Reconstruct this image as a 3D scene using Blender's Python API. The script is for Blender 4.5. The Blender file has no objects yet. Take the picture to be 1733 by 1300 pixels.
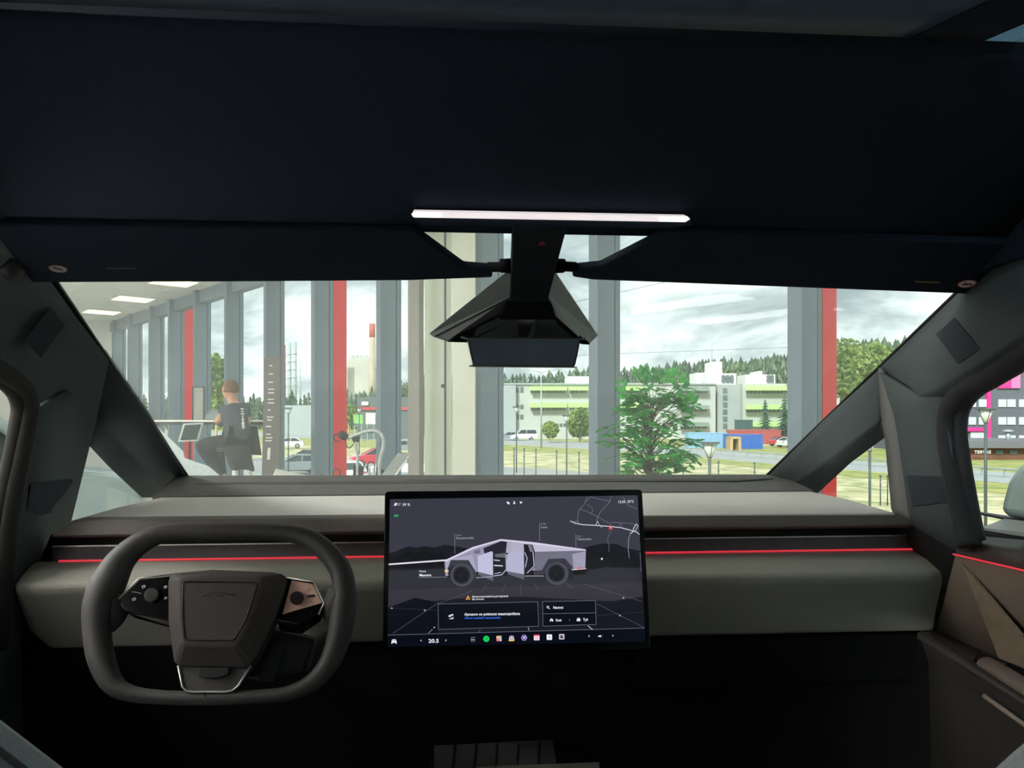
import bpy, bmesh, math, random
from math import sin, cos, radians, pi
from mathutils import Vector as V, Matrix, noise
random.seed(7)
# ------------------------------------------------------------------ camera, sky, exposure
FOC, CX, HY = 1300.0, 866.5, 705.0
CZ = 1.35                                   # eye height above the showroom floor
YAW = radians(4.35)
EXPO = 0.0
FILL = 37.0                                # strength of the added fill panels
sc = bpy.context.scene
COL = sc.collection
RT = V((cos(YAW), -sin(YAW), 0)); FW = V((sin(YAW), cos(YAW), 0)); UP = V((0, 0, 1))
CAM = V((0, 0, CZ))
cd = bpy.data.cameras.new('camera'); cam = bpy.data.objects.new('camera', cd); COL.objects.link(cam)
cd.sensor_fit = 'HORIZONTAL'; cd.sensor_width = 36.0; cd.lens = FOC / 1733 * 36.0
cd.shift_y = (HY - 650) / 1733.0; cd.clip_start = 0.02; cd.clip_end = 3000
cam.location = CAM; cam.rotation_euler = (pi / 2, 0, -YAW)
sc.camera = cam
sc.view_settings.view_transform = 'Standard'; sc.view_settings.look = 'None'
sc.view_settings.exposure = EXPO; sc.view_settings.gamma = 1; sc.view_settings.use_curve_mapping = False

w = bpy.data.worlds.new('cloudy_sky'); sc.world = w; w.use_nodes = True
nt = w.node_tree; nt.nodes.clear(); N = nt.nodes.new; L = nt.links.new
out = N('ShaderNodeOutputWorld'); bg = N('ShaderNodeBackground'); tc = N('ShaderNodeTexCoord')
mp = N('ShaderNodeMapping'); mp.inputs['Scale'].default_value = (1.0, 1.0, 2.2); mp.inputs['Location'].default_value = (0.35, 0.1, 0.4)
n1 = N('ShaderNodeTexNoise'); n1.inputs['Scale'].default_value = 3.6; n1.inputs['Detail'].default_value = 9; n1.inputs['Roughness'].default_value = .6
n1.inputs['Distortion'].default_value = .35
r1 = N('ShaderNodeValToRGB'); e = r1.color_ramp.elements
e[0].position = .38; e[0].color = (.46, .53, .56, 1); e[1].position = .60; e[1].color = (1.45, 1.47, 1.45, 1)
a = e.new(.46); a.color = (.70, .77, .79, 1); a = e.new(.52); a.color = (1.08, 1.12, 1.11, 1)
L(tc.outputs['Generated'], mp.inputs['Vector']); L(mp.outputs['Vector'], n1.inputs['Vector']); L(n1.outputs['Fac'], r1.inputs['Fac'])
L(r1.outputs['Color'], bg.inputs['Color']); bg.inputs['Strength'].default_value = 1.12; L(bg.outputs[0], out.inputs['Surface'])

sd = bpy.data.lights.new('sun', 'SUN'); sd.energy = 6.0; sd.angle = radians(8); sd.color = (1, .96, .88)
sun = bpy.data.objects.new('sun', sd); COL.objects.link(sun)
sun.rotation_euler = (radians(52), 0, radians(-28))        # high sun behind the showroom, lighting the street side

# ------------------------------------------------------------------ placing helpers
def D(px, py, t): return CAM + RT * ((px - CX) / FOC * t) + FW * t + UP * ((HY - py) / FOC * t)
def ray(px, py): return D(px, py, 1) - CAM
def PY(px, py, Y): r = ray(px, py); return CAM + r * (Y / r.y)
def PX(px, py, X): r = ray(px, py); return CAM + r * (X / r.x)
def PZ(px, py, z): r = ray(px, py); return CAM + r * (z / r.z)
def PP(px, py, p0, n): r = ray(px, py); return CAM + r * ((p0 - CAM).dot(n) / r.dot(n))
def Z(z): return CZ + z
# windscreen plane
W0 = V((0, 1.27, Z(.23))); WN = V((0, .513, 1)).normalized()
def PW(px, py, off=0): return PP(px, py, W0 - WN * off, WN)
def W_at(X, Y, off=0): return V((X, Y, Z(.23 - .513 * (Y - 1.27)))) - WN * off
# facade frame: s runs along the glass wall away from the car, q is the distance from the eye to a parallel plane
FU = RT * -.655 + FW * .756; FN = RT * .756 + FW * .655
FP = 4.8
def FA(s, q, z): return V((0, 0, z)) + FU * s + FN * q
# ------------------------------------------------------------------ materials
def lin(c):
    return tuple(((x / 255) / 12.92 if x / 255 <= .04045 else ((x / 255 + .055) / 1.055) ** 2.4) for x in c)
MATS = {}
def mat(name, col, rough=.6, metal=0, bump=0, scale=40, var=.08, emit=None, estr=1.0, spec=.5, coat=0, trans=0, alt=None, detail=3):
    if name in MATS: return MATS[name]
    m = bpy.data.materials.new(name); m.use_nodes = True; t = m.node_tree; b = t.nodes['Principled BSDF']
    c = lin(col)
    b.inputs['Roughness'].default_value = rough; b.inputs['Metallic'].default_value = metal
    b.inputs['Specular IOR Level'].default_value = spec; b.inputs['Coat Weight'].default_value = coat
    nz = t.nodes.new('ShaderNodeTexNoise'); nz.inputs['Scale'].default_value = scale; nz.inputs['Detail'].default_value = detail
    co = t.nodes.new('ShaderNodeTexCoord'); t.links.new(co.outputs['Object'], nz.inputs['Vector'])
    rp = t.nodes.new('ShaderNodeValToRGB'); rp.color_ramp.elements[0].position = .35; rp.color_ramp.elements[1].position = .65
    if alt: c2 = lin(alt); c1 = c
    else: c1 = tuple(x * (1 - var) for x in c); c2 = tuple(min(1, x * (1 + var)) for x in c)
    rp.color_ramp.elements[0].color = (*c1, 1); rp.color_ramp.elements[1].color = (*c2, 1)
    t.links.new(nz.outputs['Fac'], rp.inputs['Fac']); t.links.new(rp.outputs['Color'], b.inputs['Base Color'])
    if bump:
        bp = t.nodes.new('ShaderNodeBump'); bp.inputs['Strength'].default_value = bump; bp.inputs['Distance'].default_value = .002
        t.links.new(nz.outputs['Fac'], bp.inputs['Height']); t.links.new(bp.outputs['Normal'], b.inputs['Normal'])
    if emit:
        b.inputs['Emission Color'].default_value = (*lin(emit), 1); b.inputs['Emission Strength'].default_value = estr / 2 ** EXPO
    if trans: b.inputs['Transmission Weight'].default_value = trans
    MATS[name] = m; return m
def glass(name, tint, gloss=.06, rough=.02, dust=0):
    if name in MATS: return MATS[name]
    m = bpy.data.materials.new(name); m.use_nodes = True; t = m.node_tree; t.nodes.clear()
    o = t.nodes.new('ShaderNodeOutputMaterial'); mx = t.nodes.new('ShaderNodeMixShader'); tr = t.nodes.new('ShaderNodeBsdfTransparent'); gl = t.nodes.new('ShaderNodeBsdfGlossy')
    lw = t.nodes.new('ShaderNodeLayerWeight'); lw.inputs['Blend'].default_value = .5
    pw = t.nodes.new('ShaderNodeMath'); pw.operation = 'POWER'; pw.inputs[1].default_value = 4.5
    ma = t.nodes.new('ShaderNodeMath'); ma.operation = 'MULTIPLY_ADD'; ma.inputs[1].default_value = .3 if gloss > .02 else .12; ma.inputs[2].default_value = gloss * .5
    tr.inputs['Color'].default_value = (tint[0] ** .5, tint[1] ** .5, tint[2] ** .5, 1); gl.inputs['Roughness'].default_value = rough
    t.links.new(lw.outputs['Facing'], pw.inputs[0]); t.links.new(pw.outputs[0], ma.inputs[0]); t.links.new(ma.outputs[0], mx.inputs[0])
    t.links.new(tr.outputs[0], mx.inputs[1]); t.links.new(gl.outputs[0], mx.inputs[2])
    if dust:
        tl = t.nodes.new('ShaderNodeBsdfTranslucent'); tl.inputs['Color'].default_value = (.8, .9, .86, 1); m2 = t.nodes.new('ShaderNodeMixShader'); m2.inputs[0].default_value = dust
        t.links.new(mx.outputs[0], m2.inputs[1]); t.links.new(tl.outputs[0], m2.inputs[2]); t.links.new(m2.outputs[0], o.inputs[0])
    else: t.links.new(mx.outputs[0], o.inputs[0])
    MATS[name] = m; return m
def leafmat(name, c1, c2, trans=.45, scale=3):
    m = bpy.data.materials.new(name); m.use_nodes = True; t = m.node_tree; b = t.nodes['Principled BSDF']
    b.inputs['Roughness'].default_value = .5
    nz = t.nodes.new('ShaderNodeTexNoise'); nz.inputs['Scale'].default_value = scale
    co = t.nodes.new('ShaderNodeTexCoord'); t.links.new(co.outputs['Object'], nz.inputs['Vector'])
    rp = t.nodes.new('ShaderNodeValToRGB'); rp.color_ramp.elements[0].color = (*lin(c1), 1); rp.color_ramp.elements[1].color = (*lin(c2), 1)
    rp.color_ramp.elements[0].position = .38; rp.color_ramp.elements[1].position = .62
    t.links.new(nz.outputs['Fac'], rp.inputs['Fac']); t.links.new(rp.outputs['Color'], b.inputs['Base Color'])
    ts = t.nodes.new('ShaderNodeBsdfTranslucent'); mx = t.nodes.new('ShaderNodeMixShader'); mx.inputs[0].default_value = trans
    t.links.new(rp.outputs['Color'], ts.inputs['Color']); t.links.new(b.outputs[0], mx.inputs[1]); t.links.new(ts.outputs[0], mx.inputs[2])
    t.links.new(mx.outputs[0], t.nodes['Material Output'].inputs[0]); return m
# ------------------------------------------------------------------ mesh helpers
def tag(o, label=None, cat=None, group=None, kind=None):
    if label: o['label'] = label
    if cat: o['category'] = cat
    if group: o['group'] = group
    if kind: o['kind'] = kind
    return o
def empty(name, loc, label=None, cat=None, group=None, rz=0):
    o = bpy.data.objects.new(name, None); o.empty_display_size = .1; COL.objects.link(o); o.location = loc; o.rotation_euler = (0, 0, rz)
    return tag(o, label, cat, group)
class MB:
    def __init__(s): s.b = bmesh.new(); s.mats = []; s.mi = 0
    def use(s, m):
        if m not in s.mats: s.mats.append(m)
        s.mi = s.mats.index(m); return s
    def face(s, pts):
        vs = [s.b.verts.new(p) for p in pts]
        try: f = s.b.faces.new(vs); f.material_index = s.mi; return f
        except ValueError: return None
    def box(s, c, size, rot=None):
        h = V(size) / 2; R = rot or Matrix.Identity(3)
        P = [V(c) + R @ V((x * h.x, y * h.y, z * h.z)) for x in (-1, 1) for y in (-1, 1) for z in (-1, 1)]
        return s.hexa(P[0], P[2], P[6], P[4], P[1], P[3], P[7], P[5])
    def hexa(s, a, b, c, d, e, f, g, h):
        vs = [s.b.verts.new(p) for p in (a, b, c, d, e, f, g, h)]
        for q in ((3, 2, 1, 0), (4, 5, 6, 7), (0, 1, 5, 4), (1, 2, 6, 5), (2, 3, 7, 6), (3, 0, 4, 7)):
            fc = s.b.faces.new([vs[i] for i in q]); fc.material_index = s.mi
        return s
    def prism(s, pts, d):
        """pts: polygon in space, d: extrusion vector"""
        d = V(d); a = [s.b.verts.new(p) for p in pts]; b = [s.b.verts.new(V(p) + d) for p in pts]; n = len(pts)
        for l in (list(reversed(a)), b):
            f = s.b.faces.new(l); f.material_index = s.mi
        for i in range(n):
            f = s.b.faces.new([a[i], a[(i + 1) % n], b[(i + 1) % n], b[i]]); f.material_index = s.mi
        return s
    def frustum(s, lo, hi):
        a = [s.b.verts.new(p) for p in lo]; b = [s.b.verts.new(p) for p in hi]; n = len(lo)
        for l in (list(reversed(a)), b):
            f = s.b.faces.new(l); f.material_index = s.mi
        for i in range(n):
            f = s.b.faces.new([a[i], a[(i + 1) % n], b[(i + 1) % n], b[i]]); f.material_index = s.mi
        return s
    def tube(s, pts, r, seg=10, closed=False, flat=1.0, cap=True):
        pts = [V(p) for p in pts]; n = len(pts); rs = r if isinstance(r, (list, tuple)) else [r] * n
        rings = []; prev = None
        for i, p in enumerate(pts):
            if closed: t = (pts[(i + 1) % n] - pts[i - 1]).normalized()
            else: t = (pts[min(i + 1, n - 1)] - pts[max(i - 1, 0)]).normalized()
            if prev is None:
                a_ = V((0, 0, 1)) if abs(t.z) < .9 else V((0, 1, 0)); u = t.cross(a_).normalized()
            else: u = (prev - t * prev.dot(t)).normalized()
            prev = u; v_ = t.cross(u)
            rings.append([s.b.verts.new(p + (u * cos(2 * pi * k / seg) + v_ * sin(2 * pi * k / seg) * flat) * rs[i]) for k in range(seg)])
        m = n if closed else n - 1
        for i in range(m):
            A, B = rings[i], rings[(i + 1) % n]
            for k in range(seg):
                f = s.b.faces.new([A[k], A[(k + 1) % seg], B[(k + 1) % seg], B[k]]); f.material_index = s.mi; f.smooth = True
        if not closed and cap:
            for l in (list(reversed(rings[0])), rings[-1]):
                f = s.b.faces.new(l); f.material_index = s.mi
        return s
    def ball(s, c, r, su=12, sv=8, sc_=(1, 1, 1)):
        c = V(c); rows = []
        for j in range(sv + 1):
            th = pi * j / sv
            rows.append([s.b.verts.new(c + V((sin(th) * cos(2 * pi * i / su) * sc_[0], sin(th) * sin(2 * pi * i / su) * sc_[1], cos(th) * sc_[2])) * r) for i in range(su)])
        for j in range(sv):
            for i in range(su):
                f = s.b.faces.new([rows[j][i], rows[j + 1][i], rows[j + 1][(i + 1) % su], rows[j][(i + 1) % su]]); f.material_index = s.mi; f.smooth = True
        return s
    def build(s, name, m=None, parent=None, bevel=0, solid=0, smooth=False, seg=3, facecam=False, weld=False, sub=0, origin=None):
        if weld: bmesh.ops.remove_doubles(s.b, verts=s.b.verts, dist=1e-5)
        if facecam:
            for f in s.b.faces:
                f.normal_update()
                if f.normal.dot(CAM - f.calc_center_median()) < 0: f.normal_flip()
        elif weld or solid or bevel: bmesh.ops.recalc_face_normals(s.b, faces=s.b.faces)
        me = bpy.data.meshes.new(name); s.b.to_mesh(me); s.b.free()
        for x in (s.mats or [m]): me.materials.append(x)
        if smooth:
            for p in me.polygons: p.use_smooth = True
        o = bpy.data.objects.new(name, me); COL.objects.link(o)
        if bevel:
            b = o.modifiers.new('bevel', 'BEVEL'); b.width = bevel; b.segments = seg; b.limit_method = 'ANGLE'; b.angle_limit = radians(25)
        if sub:
            q = o.modifiers.new('sub', 'SUBSURF'); q.levels = sub; q.render_levels = sub
        if solid:
            q = o.modifiers.new('solid', 'SOLIDIFY'); q.thickness = solid; q.offset = -1
        if parent:
            o.parent = parent
            o.matrix_parent_inverse = (Matrix.Translation(parent.location) @ parent.rotation_euler.to_matrix().to_4x4()).inverted() if parent.parent is None and parent.type == 'EMPTY' else Matrix.Identity(4)
        elif origin is not None:
            me.transform(Matrix.Translation(-V(origin))); o.location = origin
        return o
def struct(o, label=None): o['kind'] = 'structure'; 
def strip(m, A, B):
    for i in range(len(A) - 1): m.face([A[i], A[i + 1], B[i + 1], B[i]])
def smooth_closed(pts, n=4):
    """Catmull-Rom through closed list of tuples"""
    o = []; k = len(pts)
    for i in range(k):
        p0, p1, p2, p3 = pts[i - 1], pts[i], pts[(i + 1) % k], pts[(i + 2) % k]
        for j in range(n):
            t = j / n
            o.append(tuple(.5 * (2 * b + (c - a_) * t + (2 * a_ - 5 * b + 4 * c - d) * t * t + (-a_ + 3 * b - 3 * c + d) * t ** 3) for a_, b, c, d in zip(p0, p1, p2, p3)))
    return o
def smooth_open(pts, n=4):
    o = []; k = len(pts)
    for i in range(k - 1):
        p0, p1, p2, p3 = pts[max(i - 1, 0)], pts[i], pts[i + 1], pts[min(i + 2, k - 1)]
        for j in range(n):
            t = j / n
            o.append(tuple(.5 * (2 * b + (c - a_) * t + (2 * a_ - 5 * b + 4 * c - d) * t * t + (-a_ + 3 * b - 3 * c + d) * t ** 3) for a_, b, c, d in zip(p0, p1, p2, p3)))
    o.append(tuple(pts[-1])); return o
def text_polys(txt, spacing=1.0, bold=0.0):
    cu = bpy.data.curves.new('lettering', 'FONT'); cu.body = txt; cu.space_character = spacing; cu.offset = bold; cu.resolution_u = 3
    ob = bpy.data.objects.new('lettering', cu); COL.objects.link(ob); bpy.context.view_layer.update()
    me = bpy.data.meshes.new_from_object(ob); COL.objects.unlink(ob); bpy.data.objects.remove(ob); bpy.data.curves.remove(cu)
    vs = [v.co.copy() for v in me.vertices]; fs = [list(p.vertices) for p in me.polygons]; bpy.data.meshes.remove(me)
    return vs, fs
def put_text(m, txt, fn, x0, y, h, x1=None, spacing=1.0, bold=0.0, slope=0.0, vertical=False):
    """x0, baseline y, cap height h in picture units of the plane given by fn(x, y)"""
    vs, fs = text_polys(txt, spacing, bold)
    if not vs: return
    mx = max(v.x for v in vs); k = h / .70; kx = k if x1 is None else (x1 - x0) / mx
    if vertical: P = [fn(x0 + v.y * k, y + v.x * kx) for v in vs]
    else: P = [fn(x0 + v.x * kx, y - v.y * k + slope * v.x * kx) for v in vs]
    bv = [m.b.verts.new(p) for p in P]
    for f in fs:
        try: q = m.b.faces.new([bv[i] for i in f]); q.material_index = m.mi
        except ValueError: pass

# ================================================================== MATERIAL PALETTE
M_head = mat('headliner_fabric', (26, 33, 44), .95, bump=.25, scale=400, spec=.1)
M_head2 = mat('visor_fabric', (24, 31, 41), .95, bump=.25, scale=400, spec=.1)
M_pil = mat('pillar_fabric', (70, 77, 79), .9, bump=.3, scale=350, spec=.15)
M_pil_dk = mat('pillar_seal_black', (26, 26, 28), .7, spec=.2)
M_patch = mat('pillar_badge_fabric', (50, 54, 60), .95, scale=300, spec=.1)
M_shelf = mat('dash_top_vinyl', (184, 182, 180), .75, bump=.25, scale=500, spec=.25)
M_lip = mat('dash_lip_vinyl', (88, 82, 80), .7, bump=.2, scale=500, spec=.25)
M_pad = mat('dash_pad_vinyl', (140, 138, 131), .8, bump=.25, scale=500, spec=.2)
M_fascia = mat('fascia_plastic', (70, 72, 74), .6)
M_black = mat('black_plastic', (14, 15, 18), .5)
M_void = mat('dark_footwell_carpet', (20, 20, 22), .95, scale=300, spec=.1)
M_silver = mat('brushed_silver', (215, 215, 215), .4, .8)
M_red_led = mat('red_ambient_light', (160, 30, 40), .5, emit=(228, 58, 72), estr=.72)
M_led = mat('dome_light_strip', (255, 250, 245), .4, emit=(255, 244, 246), estr=.72)
M_led_hot = mat('dome_light_strip_ends', (255, 250, 245), .4, emit=(255, 252, 252), estr=1.1)
M_wheel = mat('wheel_leather', (60, 58, 58), .55, bump=.2, scale=600, spec=.35)
M_hub = mat('hub_leather', (64, 59, 58), .6, bump=.25, scale=600, spec=.3)
M_piano = mat('gloss_black', (10, 10, 12), .15)
M_seat = mat('seat_vinyl', (150, 160, 164), .45, bump=.2, scale=300)
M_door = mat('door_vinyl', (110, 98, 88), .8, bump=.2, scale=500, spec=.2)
M_doordk = mat('door_dark_vinyl', (60, 55, 54), .6)
G_wind = glass('windscreen_glass', (.90, .95, .94), .03, dust=.05)
G_side = glass('door_glass', (.86, .92, .92), .04)
G_fac = glass('facade_glass', (.88, .94, .935), .012)
M_alu = mat('grey_aluminium_mullion', (118, 134, 150), .55, var=.03, scale=3)
M_alud = mat('grey_aluminium_dark_edge', (82, 90, 98), .55, var=.03)
M_redfin = mat('red_fin_paint', (246, 16, 42), .5, var=.03, scale=3)
M_white = mat('white_paint', (225, 226, 220), .7, var=.02, scale=3)
M_ceil = mat('ceiling_tile', (226, 228, 222), .9, var=.02, scale=8)
M_floor = mat('showroom_floor', (178, 178, 174), .4, var=.05, scale=2)
M_col = mat('steel_column_taupe', (140, 138, 132), .6, var=.02)

# ================================================================== SHOWROOM SHELL
CEIL = CZ + 2.21
def quad_plane(name, pts, m, label, th=.1, up=None):
    b = MB(); d = (V(pts[1]) - V(pts[0])).cross(V(pts[2]) - V(pts[0])).normalized() * th
    if up is not None and d.dot(V(up)) < 0: d = -d
    b.prism(pts, d); o = b.build(name, m); tag(o, label, kind='structure'); return o
S0, S1, QB = -9.0, 4.12 * FP, -7.5
quad_plane('floor', [FA(S0, QB, 0), FA(S1, QB, 0), FA(S1, FP + .3, 0), FA(S0, FP + .3, 0)], M_floor, 'pale grey showroom floor', .2, (0, 0, -1))
quad_plane('wall_back', [FA(S0, QB, 0), FA(S1, QB, 0), FA(S1, QB, CEIL), FA(S0, QB, CEIL)], M_white, 'white showroom wall behind the car', .15, -FN)
quad_plane('wall_left', [FA(S1, QB, 0), FA(S1, FP, 0), FA(S1, FP, CEIL), FA(S1, QB, CEIL)], M_white, 'white end wall of the showroom', .15, FU)
quad_plane('wall_right', [FA(S0, QB, 0), FA(S0, FP, 0), FA(S0, FP, CEIL), FA(S0, QB, CEIL)], M_white, 'white near end wall of the showroom', .15, -FU)
quad_plane('ceiling', [FA(S0, QB, CEIL), FA(S1, QB, CEIL), FA(S1, FP + .1, CEIL), FA(S0, FP + .1, CEIL)], M_ceil, 'white tiled showroom ceiling', .3, (0, 0, 1))
b = MB()
q = FP - .6
while q > QB + .2:
    b.box(FA((S0 + S1) / 2, q, CEIL - .006), (.03, S1 - S0, .012), Matrix((FN, FU, UP)).transposed()); q -= 1.2
s = S0 + .6
while s < S1:
    b.box(FA(s, (QB + FP) / 2, CEIL - .004), (FP - QB, .024, .008), Matrix((FN, FU, UP)).transposed()); s += 1.2
tag(b.build('trim_1', M_white), 'white grid rails of the showroom ceiling', kind='structure')
FR = Matrix((FN, FU, UP)).transposed()
M_lamp = mat('ceiling_panel_light', (255, 240, 200), .5, emit=(255, 238, 196), estr=1.6)
def ceiling_lamp(c, group=True, label='square ceiling light panel glowing warm white'):
    e_ = empty('ceiling_light', c, label, 'ceiling light', 'recessed light panels in the showroom ceiling')
    b = MB(); b.box(c + V((0, 0, -.012)), (.66, .66, .02), FR); b.build('frame', M_white, e_)
    b = MB(); b.box(c + V((0, 0, -.024)), (.6, .6, .006), FR); b.build('diffuser', M_lamp, e_)
    return e_
lc = PZ(294, 476.5, 2.21); sq = ((lc - V((0, 0, 0))).dot(FU), lc.dot(FN))
lab = ['warm ceiling light panel nearest the sun visor edge, largest of the row', 'warm ceiling light panel, second along the row toward the end wall',
       'warm ceiling light panel, third along the row toward the end wall', 'small warm ceiling light panel at the windscreen pillar edge']
k = 0
for ds, dq in [(0, 0), (2.35, 0), (4.7, 0), (7.0, 0)]:
    ceiling_lamp(FA(sq[0] + ds, sq[1] + dq, CEIL), label=lab[k]); k += 1
# fill panels added out of view to brighten the room and cabin
M_fill = mat('added_fill_panel', (255, 250, 240), .5, emit=(255, 248, 242), estr=FILL)
for s_f, q_f, lb in ((-3.0, -5.2, 'by the near end wall, back row'), (3.0, -5.2, 'behind the truck, back row'), (9.0, -5.2, 'left of the truck, back row'), (15.0, -5.2, 'by the far end wall, back row'), (-3.0, -1.6, 'by the near end wall, front row'), (3.0, -1.9, 'straight over the truck cabin'), (9.4, -2.6, 'left of the truck, front row')):
    c = FA(s_f, q_f, CEIL)
    e_ = empty('added_fill_light', c, 'long white fill panel added out of view ' + lb, 'ceiling light', 'fill panels added out of view')
    b = MB(); b.box(c + V((0, 0, -.02)), (1.0, 3.4, .03), FR); b.build('frame', M_white, e_)
    b = MB(); b.box(c + V((0, 0, -.042)), (.9, 3.3, .01), FR); b.build('diffuser', M_fill, e_)
# facade mullions
RE = [(4.0, 0), (3.73, 0), (3.41, 0), (3.155, 1), (2.863, 0), (2.557, 0), (2.235, 0), (1.92, 1), (1.58, 0), (1.197, 0), (.8845, 0), (.5189, 1), (.17, 0), (-.2, 0), (-.56, 0), (-.93, 1), (-1.3, 0), (-1.66, 0)]
ti = 2
for r_, red in RE:
    s0 = r_ * FP; b = MB(); b.use(M_alu)
    wd = .085
    b.box(FA(s0 + wd / 2, FP - .1, CEIL / 2), (.2, wd, CEIL), FR)
    b.box(FA(s0 + wd / 2, FP - .2 - .006, CEIL / 2), (.012, wd + .012, CEIL), FR)
    b.box(FA(s0 + wd / 2, FP + .04, CEIL / 2), (.06, wd, CEIL), FR)
    o = b.build('trim_%d' % ti, M_alu); tag(o, 'grey upright mullion of the glass wall', kind='structure'); ti += 1
    if red:
        b = MB(); b.box(FA(s0 + wd / 2, FP + .16, CEIL / 2 - .6), (.19, wd + .01, CEIL + 2.4), FR)
        o = b.build('trim_%d' % ti, M_redfin); tag(o, 'bright red upright fin outside the glass wall', kind='structure'); ti += 1
b = MB(); b.box(FA((S0 + S1) / 2, FP - .05, CEIL - .11), (.16, S1 - S0, .22), FR)
tag(b.build('trim_%d' % ti, M_alu), 'grey header rail along the top of the glass wall', kind='structure'); ti += 1
b = MB(); b.box(FA((S0 + S1) / 2, FP - .05, .06), (.16, S1 - S0, .12), FR)
tag(b.build('trim_%d' % ti, M_alu), 'grey sill rail along the foot of the glass wall', kind='structure'); ti += 1
ed = [S1 / FP] + [r_ for r_, _ in RE] + [S0 / FP]
for i in range(len(ed) - 1):
    a_, c_ = ed[i] * FP, ed[i + 1] * FP + .085
    b = MB(); b.box(FA((a_ + c_) / 2, FP, CEIL / 2), (.012, abs(a_ - c_), CEIL), FR)
    tag(b.build('window_%d' % (i + 1), G_fac), 'tall clear pane of the showroom glass wall', kind='structure')
# steel column and white roller panels beside it
def fpx(px, q):
    a_ = (px - CX) / FOC; return q * (.756 - .655 * a_) / (.655 + .756 * a_)
qc = FP - .55; s_a, s_b = fpx(690, qc), fpx(709, qc)
b = MB(); b.box(FA((s_a + s_b) / 2, qc + .03, CEIL / 2), (.06, s_a - s_b, CEIL), FR)
tag(b.build('trim_%d' % ti, M_col, bevel=.006), 'taupe square steel column inside the glass wall', kind='structure'); ti += 1
M_blind = mat('white_blind', (236, 236, 214), .8, var=.02, scale=2)
M_blindt = leafmat('backlit_blind', (238, 240, 228), (244, 246, 236), .45, 1)
qb = FP - .3
pn = empty('display_screen', FA(fpx(760, qb), qb, 0), 'tall pale cream partition panels standing inside the glass wall by the taupe column', 'partition')
for x0, x1, q_, m_ in ((719, 751, qb, M_blindt), (755, 764, qb + .03, M_blindt), (766, 804, qb, M_blindt)):
    b = MB(); sa, sb = fpx(x0, q_), fpx(x1, q_); b.box(FA((sa + sb) / 2, q_, CEIL / 2), (.01, sa - sb, CEIL - .05), FR); b.build('panel', m_, pn)
b = MB(); sa = fpx(753.5, qb - .02); b.box(FA(sa, qb - .02, CEIL / 2), (.012, .02, CEIL - .04), FR); b.box(FA(sa, qb - .04, CZ + (705 - 652) / FOC * 7.4), (.03, .045, .035), FR); b.build('rail', M_alud, pn)

# ================================================================== OUTDOORS
GZ = CZ - 4.4
def G(px, py): return PZ(px, py, -4.4)
M_grass = mat('meadow_grass', (112, 134, 60), .95, scale=.7, alt=(176, 168, 104), detail=10)
M_dirt = mat('dry_sandy_ground', (214, 200, 166), .95, scale=.8, alt=(136, 144, 90), detail=10)
M_road = mat('asphalt_road', (160, 163, 163), .9, scale=.6)
M_lot = mat('parking_asphalt', (150, 152, 150), .9, scale=.6)
M_forest = leafmat('forest_green', (48, 72, 56), (78, 104, 68), .1, .06)
M_tree = leafmat('spruce_green', (50, 80, 62), (74, 106, 78), .1, .5)
M_birch = leafmat('birch_green', (110, 140, 70), (150, 170, 88), .3, .4)
b = MB(); b.face([D(-4000, 0, 20) * 0 + V((-600, -100, GZ - .004)), V((800, -100, GZ - .004)), V((800, 1600, GZ - .004)), V((-600, 1600, GZ - .004))])
tag(b.build('ground', M_dirt, solid=.5), 'dry sandy ground with patchy grass beyond the glass wall', kind='structure')
def gstrip(name, rows, m, label, h):
    """rows: list of (px, ytop, ybottom) on the ground plane"""
    b = MB(); A = [G(x, y0) + V((0, 0, h * .25)) for x, y0, _ in rows]; B = [G(x, y1) + V((0, 0, h * .25)) for x, _, y1 in rows]
    strip(b, A, B); 
    for f in b.b.faces:
        f.normal_update()
        if f.normal.z < 0: f.normal_flip()
    o = b.build(name, m); tag(o, label, kind='structure'); return o
gstrip('road', [(-200, 724, 730), (300, 728, 736), (600, 736, 744), (850, 743, 752), (1040, 752, 763), (1200, 762, 775), (1340, 772, 788), (1500, 784, 800), (1700, 799, 818), (2200, 840, 872)], M_road, 'grey asphalt road crossing the meadow', .03)
gstrip('lawn', [(-200, 716.5, 724), (300, 718, 728), (600, 722, 736), (850, 728, 743), (1040, 735, 752), (1200, 750, 762), (1340, 757, 772), (1500, 760, 784), (1700, 772, 799), (2200, 790, 840)], M_grass, 'green grass verge beyond the road', .02)
gstrip('lawn', [(-200, 731, 738), (300, 736, 747), (600, 744, 757), (850, 752, 763), (1040, 763, 772), (1200, 776, 784), (1340, 789, 798), (1500, 801, 812), (1700, 818, 836), (2200, 872, 920)], M_grass, 'green grass verge on the near side of the road', .04)
gstrip('pavement', [(-200, 768, 1100), (480, 776, 1100), (700, 786, 1100), (900, 792, 1100), (1000, 800, 1100)], M_lot, 'pale grey car park under the glass wall', .06)
# guard rail along the road
M_galv = mat('galvanised_steel', (168, 176, 178), .5, .4)
gr_ = empty('guard_rail', G(1200, 768), 'galvanised steel guard rail along the asphalt road', 'guard rail')
rp = [G(x, y) for x, y in ((715, 745), (850, 749), (1040, 759), (1200, 769), (1340, 780), (1500, 791), (1700, 808), (2100, 842))]
b = MB(); b.tube([p + V((0, 0, .6)) for p in rp], .14, 6, flat=.5); b.build('rail', M_galv, gr_)
b = MB()
for i in range(len(rp) - 1):
    for k in range(6):
        p = rp[i].lerp(rp[i + 1], k / 6); b.box(p + V((0, 0, .3)), (.08, .08, .6))
b.build('post', M_galv, gr_)['kind'] = 'stuff'
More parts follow.
